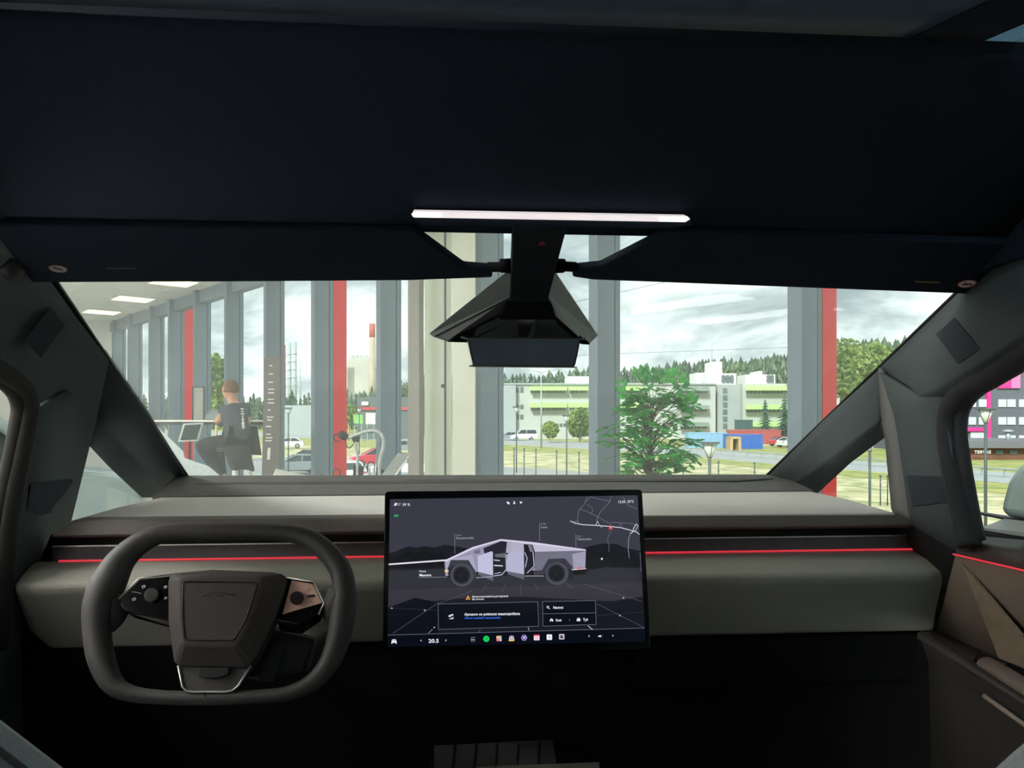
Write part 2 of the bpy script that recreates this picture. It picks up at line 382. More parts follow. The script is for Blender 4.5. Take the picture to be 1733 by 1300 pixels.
# --- forest
def spruce(m, base, h, r, rings=9, seg=9):
    x0, y0, z0 = base; prev = None
    m.tube([base, V(base) + V((0, 0, h * .2))], h * .015, 5)
    for i in range(rings):
        f = i / rings; zt = z0 + h * (.10 + .9 * (f + 1.35 / rings)) if i < rings - 1 else z0 + h; zb = z0 + h * (.08 + .92 * f)
        rr = r * (1 - f) ** .85 + .02 * h; tip = m.b.verts.new((x0, y0, min(zt, z0 + h)))
        ring = []; off = random.random() * 6
        for k in range(seg * 2):
            q_ = rr * (random.uniform(.82, 1.12) if k % 2 == 0 else random.uniform(.35, .6)); an = off + pi * k / seg
            ring.append(m.b.verts.new((x0 + q_ * cos(an), y0 + q_ * sin(an), zb + (0 if k % 2 == 0 else .03 * h) + random.uniform(-.012, .012) * h)))
        for k in range(seg * 2):
            f_ = m.b.faces.new([ring[k], ring[(k + 1) % (seg * 2)], tip]); f_.material_index = m.mi
def crown(m, c, rx, rz, n, leaf):
    for _ in range(n):
        th = random.random() * 2 * pi; u = random.uniform(-1, 1); rr = random.uniform(.45, 1.0) ** .5; q_ = (1 - u * u) ** .5
        k_ = 1 + .25 * noise.noise(V((cos(th) * 2 + c[0], sin(th) * 2, u * 2 + c[1])))
        p = V(c) + V((rx * rr * q_ * cos(th) * k_, rx * rr * q_ * sin(th) * k_, rz * rr * u * k_))
        a_ = V((random.uniform(-1, 1), random.uniform(-1, 1), random.uniform(-1, 1))).normalized(); b_ = a_.cross(V((random.uniform(-1, 1), .3, random.uniform(-1, 1)))).normalized()
        s_ = leaf * random.uniform(.6, 1.3)
        m.face([p + a_ * s_, p + b_ * s_ * .7, p - a_ * s_, p - b_ * s_ * .7])
b = MB(); b.use(M_forest)
prof = [(-300, 660), (440, 664), (560, 662), (660, 652), (700, 628), (850, 634), (920, 630), (960, 622), (1000, 620), (1060, 622), (1100, 616), (1150, 610), (1200, 604), (1300, 600), (1340, 592), (1400, 584), (1450, 576), (1500, 572), (1600, 566), (1700, 560), (2100, 560)]
def lerp_prof(x):
    for (x0, y0), (x1, y1) in zip(prof, prof[1:]):
        if x0 <= x <= x1: return y0 + (y1 - y0) * (x - x0) / (x1 - x0)
    return 620
x = -280
while x < 2050:
    for row in range(3):
        t = 260 + row * 16 + random.uniform(-5, 5); xx = x + random.uniform(-6, 6)
        y = lerp_prof(xx) + random.uniform(-4, 10) + (2 - row) * 5
        h = (HY - y) / FOC * t + 4.4; base = D(xx, HY, t); base.z = GZ
        spruce(b, base, h, h * random.uniform(.15, .24), 7, 5)
    x += 5 if x > 650 else 8
tag(b.build('forest'), 'dense dark green spruce forest on the skyline', 'forest', kind='stuff')
# --- distant power plant on the left
M_conc = mat('pale_concrete', (176, 178, 170), .9, scale=.05)
M_brick = mat('chimney_brick', (176, 164, 146), .9, scale=.1)
M_brickr = mat('chimney_red_band', (176, 96, 84), .9)
ch = D(630, HY, 600); ch.z = GZ
c_ = empty('chimney', ch, 'tall tapering brick chimney with a red top band beyond the car park', 'chimney')
hh = 4.4 + (705 - 548) / FOC * 600
b = MB(); b.tube([ch, ch + V((0, 0, hh * .86))], [3.0, 2.4], 16); b.build('shaft', M_brick, c_)
b = MB(); b.tube([ch + V((0, 0, hh * .86)), ch + V((0, 0, hh))], [2.42, 2.3], 16); b.build('red_top', M_brickr, c_)
p0 = D(605, HY, 620); p0.z = GZ
c_ = empty('power_plant', p0, 'pale boxy power plant building beside the brick chimney', 'building')
for nm, x0, x1, yt in (('boiler_house', 588, 626, 606), ('wing', 622, 648, 622), ('annex', 584, 600, 622)):
    b = MB(); a_ = D(x0, HY, 620); c2 = D(x1, HY, 620); h_ = 4.4 + (705 - yt) / FOC * 620
    a_.z = c2.z = GZ; b.prism([a_, c2, c2 + FW * 25, a_ + FW * 25], (0, 0, h_))
    if nm == 'boiler_house':
        for k in range(4):
            pp = a_.lerp(c2, .15 + .2 * k); b.box(pp + FW * 6 + V((0, 0, h_ + 1)), (2.4, 3, 3))
    b.build(nm, M_conc, c_)
M_steelb = mat('stack_steel', (160, 172, 176), .6)
for i, (x, yt, r_, m_, lb) in enumerate(((480, 584, 1.9, M_brickr, 'slim reddish smokestack beside the steel stack pair'), (490, 580, 1.7, M_steelb, 'grey steel smokestack next to the reddish one'), (499, 579, 1.7, M_steelb, 'grey steel smokestack nearest the power mast'))):
    p = D(x, HY, 640); p.z = GZ; b = MB(); h_ = 4.4 + (705 - yt) / FOC * 640
    b.tube([p, p + V((0, 0, h_))], [r_, r_ * .85], 12)
    for k in range(6): b.tube([p + V((0, 0, h_ * (.35 + .1 * k))), p + V((0, 0, h_ * (.35 + .1 * k) + .6))], r_ * 1.15, 12)
    tag(b.build('smokestack', m_, origin=p), lb, 'smokestack', 'smokestacks of the power plant')
p = D(508, HY, 600); p.z = GZ; b = MB(); b.tube([p, p + V((0, 0, 50))], [1.2, .2], 5)
for k in range(4): b.box(p + V((0, 0, 30 + 5 * k)), (8 - k, .3, .4))
tag(b.build('power_mast', M_steelb, origin=p), 'thin lattice power mast right of the smokestacks', 'mast')
# --- helpers for outdoor things
M_bwall = mat('offwhite_render', (180, 184, 181), .85, scale=.08)
M_bwall2 = mat('grey_render', (158, 166, 166), .85, scale=.08)
M_bglass = mat('dark_windows', (96, 110, 112), .2)
M_green = mat('lime_awning', (170, 206, 126), .7)
M_greenk = mat('grey_green_awning', (120, 138, 128), .7)
def fbox(px0, px1, yt, yb, t, dep):
    """box facing the street: eight corners"""
    zt = CZ + (HY - yt) / FOC * t; zb = CZ + (HY - yb) / FOC * t if yb is not None else GZ
    a_ = D(px0, HY, t); c_ = D(px1, HY, t); a_.z = c_.z = zb; u = V((0, 0, zt - zb)); f = FW * dep
    return [a_, c_, c_ + f, a_ + f, a_ + u, c_ + u, c_ + f + u, a_ + f + u]
def bx(m, *a): m.hexa(*fbox(*a)); return m
def rowwin(m, x0, x1, y0, y1, t, n, gap=.3):
    w_ = (x1 - x0) / n
    for i in range(n): bx(m, x0 + i * w_, x0 + (i + 1 - gap) * w_, y0, y1, t, .3)
def awning(m, x0, x1, y0, y1, t):
    a_, c_ = D(x0, y0, t), D(x1, y0, t); d_, e_ = D(x0, y1, t - 1.8), D(x1, y1, t - 1.8)
    m.prism([a_, c_, e_, d_], (0, 0, .12))
T = 150
base = D(1000, HY, T); base.z = GZ
bd = empty('office_block', base, 'long off-white three storey block with lime green awnings beyond the road', 'building')
b = MB(); b.use(M_bwall); bx(b, 852, 1211, 650, None, T, 30); b.build('wall', M_bwall, bd)
b = MB(); bx(b, 850, 1212, 648.5, 651, T - .4, 30); b.build('roof_edge', M_bwall2, bd)
b = MB(); bx(b, 853, 873, 652, None, T - 1.5, 2); b.build('stair_tower', M_bwall2, bd)
for (x0, x1) in ((896, 960), (962, 996), (1040, 1090)):
    for (y0, y1) in ((655, 661), (683, 690)):
        b = MB(); awning(b, x0, x1, y0, y1, T); b.build('awning', M_green, bd)
        b = MB(); rowwin(b, x0 + 2, x1 - 2, y1 - 1, y1 + 4.5, T - .15, max(4, int((x1 - x0) / 5))); b.build('window_row', M_bglass, bd)
for (y0, y1) in ((656, 662), (687, 693), (716, 722)):
    b = MB(); awning(b, 1150, 1200, y0, y1, T); b.build('awning', M_greenk, bd)
    b = MB(); rowwin(b, 1152, 1198, y1 - 1, y1 + 3.5, T - .15, 8); b.build('window_row', M_bglass, bd)
for (y0, y1) in ((655, 664), (685, 692), (702, 709)):
    b = MB(); rowwin(b, 873, 888, y0, y1, T - .15, 2); b.build('window_row', M_bglass, bd)
b = MB(); rowwin(b, 934, 960, 717, 722, T - .15, 4); b.build('window_row', M_bglass, bd)
b = MB(); bx(b, 960, 1000, 637, 650, T + 6, 8); b.build('roof_unit', M_white, bd)
base = D(1275, HY, T); base.z = GZ
bd = empty('office_block', base, 'off-white block with grey stair tower and white roof plant rooms beside the containers', 'building')
b = MB(); bx(b, 1214, 1258, 651, None, T + 2, 28); b.build('tower_wall', M_bwall2, bd)
b = MB(); bx(b, 1257, 1352, 649.5, None, T, 30); b.build('wall', M_bwall, bd)
for k in range(6):
    b = MB(); bx(b, 1224, 1231, 657 + k * 12, 665 + k * 12, T + 1.8, .4); b.build('window', M_bglass, bd)
for (y0, y1) in ((654, 661), (686, 693), (715, 722)):
    b = MB(); awning(b, 1261, 1350, y0, y1, T); b.build('awning', M_green, bd)
    if y0 < 710:
        b = MB(); rowwin(b, 1264, 1340, y1 - 1, y1 + 5, T - .15, 12); b.build('window_row', M_bglass, bd)
for (x0, x1, y0, y1, dd) in ((1195, 1246, 632, 651, 6), (1205, 1222, 612, 634, 7), (1178, 1197, 631, 650, 10), (1262, 1312, 634, 650, 6), (1284, 1290, 628, 636, 8)):
    b = MB(); bx(b, x0, x1, y0, y1, T + dd, 6); b.build('roof_unit', M_white, bd)
for x in (1224, 1231, 1238, 1300, 1306):
    b = MB()
    for y in (638, 644):
        c = D(x, y, T + 5.9); b.tube([c, c - FW * .3], .42, 10)
    b.build('roof_fan', M_bglass, bd)
b = MB(); c = D(1205, 615, T + 9); b.tube([c, c + V((0, 0, 4.5))], .07, 5); b.build('antenna', M_bwall2, bd)
# building behind red fin
b = MB(); bx(b, 1405, 1421, 651, None, 175, 20)
tag(b.build('office_block', M_bwall), 'pale building edge seen just right of the red fin', 'building')
# low left buildings
M_dkclad = mat('dark_cladding', (92, 104, 104), .8, scale=.1)
M_redband = mat('red_fascia_band', (182, 60, 66), .6)
base = D(650, HY, 150); base.z = GZ
bd = empty('retail_shed', base, 'low dark clad shed with a red fascia band beyond the car park', 'building')
b = MB(); bx(b, 604, 700, 672, None, 150, 25); b.build('wall', M_dkclad, bd)
b = MB(); bx(b, 604, 700, 689, 694, 149.7, .4); b.build('fascia_band', M_redband, bd)
b = MB(); bx(b, 612, 623, 680, 686, 149.6, .3); b.build('shop_sign', M_white, bd); b = MB(); bx(b, 638, 646, 679, 686, 149.6, .3); b.build('shop_sign', M_white, bd)
b = MB(); bx(b, 476, 545, 686, None, 190, 20); tag(b.build('warehouse', M_bwall2), 'low pale grey warehouse beneath the smokestacks', 'building')
for x0, x1, y0, y1, c, lb in ((598, 614, 702, 717, (120, 170, 96), 'green and white billboard panel on the meadow'), (619, 635, 699, 718, (226, 222, 200), 'cream billboard panel beside the green one')):
    p = D((x0 + x1) / 2, HY, 120); p.z = GZ; e_ = empty('billboard', p, lb, 'billboard')
    b = MB(); bx(b, x0, x1, y0, y1, 120, .3); b.build('panel', mat('bb%d' % x0, c, .7, var=.25, scale=.8), e_)
    b = MB(); bx(b, x0 + 2, x0 + 3, y1, None, 120.1, .1); bx(b, x1 - 3, x1 - 2, y1, None, 120.1, .1); b.build('leg', M_galv, e_)
# dark building with pink, seen through passenger door window
M_dkgrey = mat('charcoal_panels', (96, 98, 108), .8, scale=.2)
M_pink = mat('magenta_panels', (236, 50, 140), .6, var=.04)
M_pinkl = mat('pale_pink_panels', (238, 120, 176), .6, var=.04)
M_blue = mat('blue_sign', (30, 60, 190), .5)
T2 = 95
base = D(1720, HY, T2); base.z = GZ
bd = empty('office_block', base, 'charcoal office building with magenta panels seen through the passenger door window', 'building')
b = MB(); bx(b, 1560, 1900, 662, None, T2, 20); bx(b, 1678, 1900, 612, 662, T2, 20); b.build('wall', M_dkgrey, bd)
b = MB(); bx(b, 1560, 1676, 648, 663, T2 + .5, 18); b.build('upper_wall', M_bwall2, bd)
b = MB(); bx(b, 1689, 1712, 560, 657, T2 - .3, 1); bx(b, 1671, 1677, 648, 747, T2 - .3, .8); bx(b, 1634, 1673, 724, 730, T2 - .4, .8); b.build('magenta_panel', M_pink, bd)
b = MB(); bx(b, 1712, 1727, 560, 657, T2 - .3, 1); b.build('pale_pink_panel', M_pinkl, bd)
b = MB(); bx(b, 1655, 1671, 646, 659, T2 - .2, .5); b.build('blue_panel', M_blue, bd)
M_lwin = mat('painted_sky_window', (196, 204, 208), .15)  # pale base colour stands in for sky mirrored in the panes
for y0, y1 in ((676, 689), (706, 719), (737, 747)):
    for x0, x1 in ((1625, 1637), (1640, 1652), (1657, 1670), (1690, 1703), (1705, 1719), (1725, 1738), (1742, 1756)):
        if y0 > 730 and x0 < 1680: continue
        b = MB(); bx(b, x0, x1, y0, y1, T2 - .15, .4); f_ = b.build('window', M_lwin, bd)
b = MB(); bx(b, 1643, 1668, 731, 747, T2 - .15, .4); b.build('window', M_lwin, bd)
M_tim = mat('brown_timber_boards', (120, 82, 66), .85, scale=.4, var=.2)
M_roofg = mat('grey_felt_roof', (112, 112, 118), .9)
T3 = 78
base = D(1700, HY, T3); base.z = GZ
bd = empty('timber_pavilion', base, 'low brown timber building with a grey roof and white shop lettering', 'building')
b = MB(); bx(b, 1638, 1860, 758, None, T3, 10); b.build('wall', M_tim, bd)
b = MB(); bx(b, 1634, 1864, 747, 758.5, T3 - .8, 12); b.build('roof', M_roofg, bd)
b = MB(); b.use(M_white); put_text(b, 'TERVAS', lambda x, y: D(x, y, T3 - .9), 1649, 767.5, 5.0, 1677, 1.05, .02); b.build('sign_lettering', M_white, bd)
b = MB(); bx(b, 1685, 1698, 762, 769, T3 - .1, .3); b.build('window', M_bglass, bd); b = MB(); bx(b, 1709, 1722, 762, 769, T3 - .1, .3); b.build('window', M_bglass, bd)
c = D(1706, 730, T3 + 4); b = MB(); b.tube([c, c + V((0, 0, -1.3))], .25, 8); b.ball(c, .55, sc_=(1, 1, .35)); b.build('roof_vent', M_galv, bd)
# containers
M_cblue = mat('blue_container_steel', (40, 102, 190), .55); M_cred = mat('red_container_steel', (176, 84, 84), .6); M_cgreen = mat('dark_green_container', (60, 92, 92), .7)
M_clight = mat('pale_blue_container', (140, 182, 214), .6)
def container(name, x0, x1, yt, t, m, label, doors=True, yb=None, cat='container'):
    p = D((x0 + x1) / 2, HY, t); p.z = GZ; e_ = empty(name, p, label, cat)
    b = MB(); bx(b, x0, x1, yt, yb, t, 2.4)
    n = int((x1 - x0) / 2.2)
    for i in range(n): bx(b, x0 + i * 2.2, x0 + i * 2.2 + 1, yt + .6, yb, t - .08, .1)
    b.build('box', m, e_)
    b = MB(); bx(b, x0 - .3, x1 + .3, yt - .5, yt + .6, t - .1, 2.6); b.build('top_rail', m, e_); return e_
container('shipping_container', 1232, 1291, 736, 104, M_cblue, 'long bright blue shipping container behind the wooden hut')
container('shipping_container', 1165, 1231, 733, 108, M_clight, 'pale blue shipping container partly behind the ficus leaves')
container('shipping_container', 1236, 1322, 728, 122, M_cred, 'faded red shipping container behind the blue one')
container('waste_skip', 1250, 1274, 711, 132, M_cgreen, 'dark green container stacked against the office block', yb=727)
M_wood = mat('plywood', (190, 160, 116), .8, scale=1)
p = D(1245, HY, 98); p.z = GZ; e_ = empty('wooden_hut', p, 'small plywood hut with a dark doorway in front of the blue container', 'hut')
b = MB(); bx(b, 1236, 1240.5, 741, None, 98, 2); bx(b, 1250, 1254.5, 741, None, 98, 2); bx(b, 1236, 1254.5, 739.5, 743, 98, 2); b.build('frame', M_wood, e_)
b = MB(); bx(b, 1240, 1251, 742, None, 99.6, .3); b.build('doorway', mat('hut_shadow_board', (120, 96, 66), .9), e_)  # darker board colour stands for the shade inside the doorway
# --- trees near the containers
def conifer(x, yt, t, label, r=.24):
    p = D(x, HY, t); p.z = GZ; h_ = 4.4 + (HY - yt) / FOC * t; e_ = empty('spruce_tree', p, label, 'tree')
    b = MB(); spruce(b, p, h_, h_ * r, 14, 9); b.build('foliage', M_tree, e_)
    b = MB(); b.tube([p, p + V((0, 0, h_ * .3))], .2, 7); b.build('trunk', M_wood, e_)
conifer(1295, 676, 128, 'small dark pointed spruce beside the lime awnings')
conifer(1328, 664, 130, 'taller dark spruce left of the grey mullion')
conifer(1347, 690, 118, 'bushy dark spruce touching the grey mullion', .3)
def leafy(name, x, yc, rxp, ryp, t, label, n=900, leaf=.28, m=None, cat='tree'):
    c = D(x, yc, t); rx, rz = rxp / FOC * t, ryp / FOC * t; base = V((c.x, c.y, GZ)); e_ = empty(name, base, label, cat)
    b = MB(); crown(b, c, rx, rz, n, leaf); b.build('foliage', m or M_birch, e_)
    b = MB(); b.tube([base, V((c.x, c.y, max(GZ + .3, c.z)))], .05 * rx + .04, 7); b.build('trunk', M_wood, e_)
leafy('bush', 981, 716, 22, 24, 130, 'big round green bush in front of the off-white block', 1600, .35, cat='bush')
leafy('bush', 931, 727, 14, 14, 128, 'low loose shrub beside the tall road light', 700, .3, cat='bush')
leafy('birch_tree', 1358, 660, 26, 46, 140, 'pale green birch beside the spruces near the mullion', 1400, .4)
leafy('birch_tree', 1430, 625, 40, 50, 150, 'large light green birch right of the red fin', 2600, .45)
leafy('birch_tree', 1480, 640, 40, 60, 140, 'broad green birch disappearing behind the windscreen pillar', 2600, .45)
leafy('birch_tree', 366, 655, 24, 55, 60, 'green birch behind the seated person, seen through the glass wall', 2600, .2)
leafy('birch_tree', 330, 668, 13, 46, 70, 'slim green birch beside the far red fin', 1200, .2)
leafy('bush', 590, 700, 14, 14, 140, 'small green bush left of the billboards', 500, .3, cat='bush')
# --- street lights
M_post = mat('dark_post_paint', (74, 84, 84), .6); M_lampg = mat('frosted_lantern', (210, 216, 206), .4)
def street_lamp(x, yt, t, label, hh_=None):
    p = D(x, HY, t); p.z = GZ; zt = CZ + (HY - yt) / FOC * t
    e_ = empty('street_lamp', p, label, 'street lamp', 'cone-topped street lamps')
    top = V((p.x, p.y, zt))
    b = MB(); b.tube([p, V((p.x, p.y, zt - .45))], .05, 10); b.build('pole', M_post, e_)
    b = MB(); b.tube([top - V((0, 0, .48)), top - V((0, 0, .05))], [.07, .24], 14); b.build('lantern', M_lampg, e_)
    b = MB(); b.tube([top - V((0, 0, .05)), top - V((0, 0, .0))], [.32, .30], 16)
    for k in range(4): b.tube([top + V((.25 * cos(k * pi / 2), .25 * sin(k * pi / 2), -.05)), top + V((.06 * cos(k * pi / 2), .06 * sin(k * pi / 2), -.5))], .012, 5)
    b.build('lamp_cap', M_post, e_)
street_lamp(1201, 748, 24, 'street lamp with cone lantern right of the ficus plant')
street_lamp(1668, 691, 26, 'street lamp seen through the passenger door window')
street_lamp(959, 702, 50, 'street lamp in front of the round green bush')
street_lamp(874, 688, 60, 'street lamp beside the partition, in front of the white van')
street_lamp(1472, 742, 30, 'street lamp pole seen through the passenger side quarter window')
street_lamp(488, 690, 55, 'street lamp in the car park between the mullions')
street_lamp(608, 690, 75, 'street lamp beyond the exercise machine')
p = D(916, HY, 105); p.z = GZ; e_ = empty('road_light', p, 'tall double-armed road light above the off-white block', 'street lamp')
zt = CZ + (HY - 631) / FOC * 105; top = V((p.x, p.y, zt))
b = MB(); b.tube([p, top], [.14, .08], 8); b.build('pole', M_galv, e_)
for s_ in (-1, 1):
    b = MB(); b.tube([top, top + RT * s_ * .8 + V((0, 0, .25)), top + RT * s_ * 2.2 + V((0, 0, .45))], .06, 6); b.box(top + RT * s_ * 2.5 + V((0, 0, .45)), (.7, .3, .14)); b.build('arm', M_galv, e_)
# overhead wires
b = MB(); b.tube([D(700, 560, 90), D(1010, 504, 80), D(1140, 474, 70), D(1700, 380, 60)], .02, 4)
tag(b.build('overhead_wire', M_post), 'thin overhead wire crossing the cloudy sky, upper of two', 'wire')
b = MB(); b.tube([D(700, 615, 90), D(1010, 600, 80), D(1340, 588, 70), D(1900, 560, 60)], .015, 4)
tag(b.build('overhead_wire', M_post), 'thin overhead wire low over the treeline, lower of two', 'wire')
# fence posts on the sandy ground
fl = ['first', 'second', 'third', 'fourth', 'fifth', 'sixth', 'seventh', 'eighth', 'ninth', 'tenth']
for i, (x, yt, t) in enumerate(((870, 759, 46), (887, 760, 46), (907, 761, 46), (942, 763, 46), (980, 766, 44), (1156, 778, 42), (1216, 782, 40), (1277, 784, 40), (1490, 806, 38), (1502, 806, 38))):
    p = D(x, HY, t); zt = CZ + (HY - yt) / FOC * t; p.z = GZ; b = MB(); b.tube([p, V((p.x, p.y, zt))], .035, 6); b.ball((p.x, p.y, zt), .06)
    b.tube([V((p.x, p.y, zt - .5)), V((p.x, p.y, zt - .42))], .05, 6)
    tag(b.build('fence_post', M_post, origin=p), 'slim dark fence post, %s from the partition panels' % fl[i], 'fence post', 'fence posts beyond the car park')

# --- cars
M_tyre = mat('tyre_rubber', (24, 24, 26), .8); M_rim = mat('alloy_rim', (170, 172, 175), .35, .8); M_cg = mat('car_window', (40, 52, 58), .08)
def car(pos, head, paint, label, kind='hatch', group='cars in the car park and on the road', L_=4.4, big=False):
    e_ = empty('van' if kind == 'van' else 'car', pos, label, 'van' if kind == 'van' else 'car', group)
    e_.rotation_euler = (0, 0, head)
    W_ = 1.8; hw = W_ / 2
    R_ = Matrix.Translation(pos) @ Matrix.Rotation(head, 4, 'Z')
    def P(x, y, z): return R_ @ V((x, y, z))
    if kind == 'van':
        body = [(-2.4, .35), (-2.45, 1.0), (-2.35, 1.2), (1.3, 1.2), (2.2, .95), (2.45, .7), (2.45, .35)]; cab = [(-2.35, 1.2, .0), (-2.25, 1.95, .12), (.5, 1.98, .12), (1.35, 1.2, 0)]
    elif kind == 'suv':
        body = [(-2.2, .35), (-2.25, .95), (-2.1, 1.12), (1.0, 1.1), (2.05, .95), (2.25, .7), (2.25, .35)]; cab = [(-2.15, 1.1, 0), (-1.8, 1.62, .16), (.1, 1.66, .16), (1.05, 1.1, 0)]
    else:
        body = [(-2.15, .32), (-2.2, .8), (-2.0, .98), (.9, .96), (1.95, .8), (2.2, .6), (2.2, .32)]; cab = [(-1.9, .97, 0), (-1.2, 1.42, .2), (.0, 1.46, .2), (1.0, .96, 0)]
    # body with wheel arches: loft across five stations for tumblehome
    b = MB(); st = [(-hw, .9), (-hw * .93, 1.0), (hw * .93, 1.0), (hw, .9)]; rings = []
    for y, k in st: rings.append([b.b.verts.new(P(x * (1 if abs(y) < hw * .95 else .985), y, .32 + (z - .32) * (1 if abs(y) < hw * .95 else .93))) for x, z in body])
    for i in range(3):
        A, B = rings[i], rings[i + 1]
        for j in range(len(body)): b.b.faces.new([A[j], A[(j + 1) % len(body)], B[(j + 1) % len(body)], B[j]])
    b.b.faces.new(rings[0]); b.b.faces.new(list(reversed(rings[-1])))
    b.build('body', paint, e_, bevel=.05, weld=True, smooth=False)
    lo = [P(cab[0][0], -hw * .9, cab[0][1]), P(cab[3][0], -hw * .9, cab[3][1]), P(cab[3][0], hw * .9, cab[3][1]), P(cab[0][0], hw * .9, cab[0][1])]
    k_ = hw * .9 - cab[1][2]
    hi = [P(cab[1][0], -k_, cab[1][1] - .05), P(cab[2][0], -k_, cab[2][1] - .05), P(cab[2][0], k_, cab[2][1] - .05), P(cab[1][0], k_, cab[1][1] - .05)]
    b = MB(); b.frustum(lo, hi); b.build('windows', M_cg, e_)
    rf = [P(cab[1][0] - .03, -k_ - .02, cab[1][1] - .05), P(cab[2][0] + .03, -k_ - .02, cab[2][1] - .05), P(cab[2][0] + .03, k_ + .02, cab[2][1] - .05), P(cab[1][0] - .03, k_ + .02, cab[1][1] - .05)]
    b = MB(); b.prism(rf, (0, 0, .06))
    for i_ in range(4): b.tube([lo[i_], hi[i_]], .045, 5)
    for sgn in (-1, 1): b.tube([P(-.45, sgn * hw * .9, cab[0][1]), P(-.5, sgn * k_, cab[1][1] - .04)], .04, 5)
    b.build('roof', paint, e_)
    for wx in (-1.35, 1.35):
        for wy in (-1, 1):
            b = MB(); c0, c1 = P(wx, wy * (hw - .2), .33), P(wx, wy * (hw + .01), .33); b.tube([c0, c1], .33, 20); wo = b.build('wheel', M_tyre, e_)
            b = MB(); b.tube([P(wx, wy * (hw), .33), P(wx, wy * (hw + .025), .33)], .2, 16); b.build('rim', M_rim, wo)
    b = MB()
    for wy in (-1, 1): b.box(P(body[-2][0] - .02, wy * .62, .66), (.12, .3, .12), Matrix.Rotation(head, 3, 'Z'))
    b.build('headlight', M_lampg, e_)
    b = MB()
    for wy in (-1, 1): b.box(P(body[1][0] + .02, wy * .68, .82), (.1, .25, .14), Matrix.Rotation(head, 3, 'Z'))
    b.build('tail_light', M_redband, e_)
    return e_
PW_ = mat('white_car_paint', (222, 228, 228), .25, coat=1, var=.01); PG_ = mat('silver_car_paint', (150, 160, 164), .3, .5, var=.01)
PR_ = mat('red_car_paint', (196, 36, 60), .3, coat=1, var=.02); PD_ = mat('dark_car_paint', (60, 66, 74), .3, .3, var=.02)
def gp(px, t): p = D(px, HY, t); p.z = GZ + .07; return p
car(gp(886, 140), radians(182), PW_, 'white van driving on the road in front of the off-white block', 'van')
car(gp(860, 142), radians(182), PG_, 'silver car just behind the white van, by the partition', 'hatch')
car(gp(486, 105), radians(190), PW_, 'white car parked furthest out, below the smokestacks')
car(gp(498, 58), radians(200), PG_, 'silver car parked low beside the dark sign pillar')
car(gp(523, 62), radians(150), PD_, 'dark grey car parked left of the red fin', 'suv')
car(gp(590, 50), radians(105), PW_, 'white hatchback parked just right of the red fin')
car(gp(636, 66), radians(195), PR_, 'red car parked behind the exercise machine', 'suv')
car(gp(682, 92), radians(185), PG_, 'silver car parked beside the taupe column')
car(gp(680, 56), radians(175), PW_, 'white car parked behind the tilted tablet stand')
car(gp(1326, 112), radians(10), PR_, 'small red car beside the grey mullion near the containers')
car(gp(1340, 108), radians(20), PW_, 'white car in front of the small red car near the containers')

# ================================================================== CABIN
# ---- windscreen, headliner
cab_glass = MB(); cab_glass.face([W_at(-.82, 1.10), W_at(.96, 1.10), W_at(.96, 2.14), W_at(-.82, 2.14)])
tag(cab_glass.build('window_19', G_wind, solid=.004), 'sloping windscreen of the truck', kind='structure')
hl = MB()   # headliner profile, front edge to roof glass edge
pr = [(1.165, .287), (1.15, .296), (1.06, .335), (.97, .375), (.90, .412), (.875, .428), (.872, .445)]
XL, XR = -.84, .98
for (y0, z0), (y1, z1) in zip(pr, pr[1:]):
    hl.face([V((XL, y0, Z(z0))), V((XR, y0, Z(z0))), V((XR, y1, Z(z1))), V((XL, y1, Z(z1)))])
tag(hl.build('trim_40', M_head, solid=.012, weld=True, smooth=True), 'dark fabric headliner of the truck above the windscreen', kind='structure')
# roof glass with pulled shade behind
M_roofg2 = mat('roof_glass_shade', (52, 68, 88), .6, spec=.3)
b = MB(); b.face([V((-.62, .93, Z(.452))), V((.53, .93, Z(.452))), V((.60, .79, Z(.458))), V((.62, -1.2, Z(.50))), V((-.5, -1.2, Z(.50)))])
tag(b.build('trim_41', M_roofg2, solid=.01, facecam=True), 'grey shaded roof panel of the truck', kind='structure')
b = MB()
b.hexa(V((XL, .93, Z(.446))), V((-.50, .93, Z(.446))), V((-.36, -1.2, Z(.49))), V((XL, -1.2, Z(.49))), V((XL, .93, Z(.47))), V((-.50, .93, Z(.47))), V((-.36, -1.2, Z(.52))), V((XL, -1.2, Z(.52))))
b.hexa(V((.52, .93, Z(.446))), V((.60, .93, Z(.446))), V((.665, .83, Z(.455))), V((.59, .79, Z(.455))), V((.52, .93, Z(.47))), V((.60, .93, Z(.47))), V((.665, .83, Z(.48))), V((.59, .79, Z(.48))))
b.hexa(V((.59, .79, Z(.455))), V((.665, .83, Z(.455))), V((.68, -1.2, Z(.49))), V((.60, -1.2, Z(.49))), V((.59, .79, Z(.48))), V((.665, .83, Z(.48))), V((.68, -1.2, Z(.52))), V((.60, -1.2, Z(.52))))
tag(b.build('trim_42', M_head), 'dark side rails of the truck roof', kind='structure')
b = MB(); b.face([V((.59, .95, Z(.472))), V((.84, .95, Z(.472))), V((.84, -1.2, Z(.53))), V((.62, -1.2, Z(.53)))]); tag(b.build('window_24', glass('tinted_roof_glass', (.25, .5, .62), .05), solid=.004), 'blue tinted roof glass strip of the truck', kind='structure')
b = MB()
for x0 in (XL, .86): b.hexa(*[V(p) for p in ((x0, -1.2, Z(.30)), (x0 + .16, -1.2, Z(.30)), (x0 + .16, 1.2, Z(.24)), (x0, 1.2, Z(.24)), (x0, -1.2, Z(.50)), (x0 + .16, -1.2, Z(.50)), (x0 + .16, .84, Z(.46)), (x0, .84, Z(.46)))])
tag(b.build('trim_43', M_head), 'dark roof side trims above the truck doors', kind='structure')
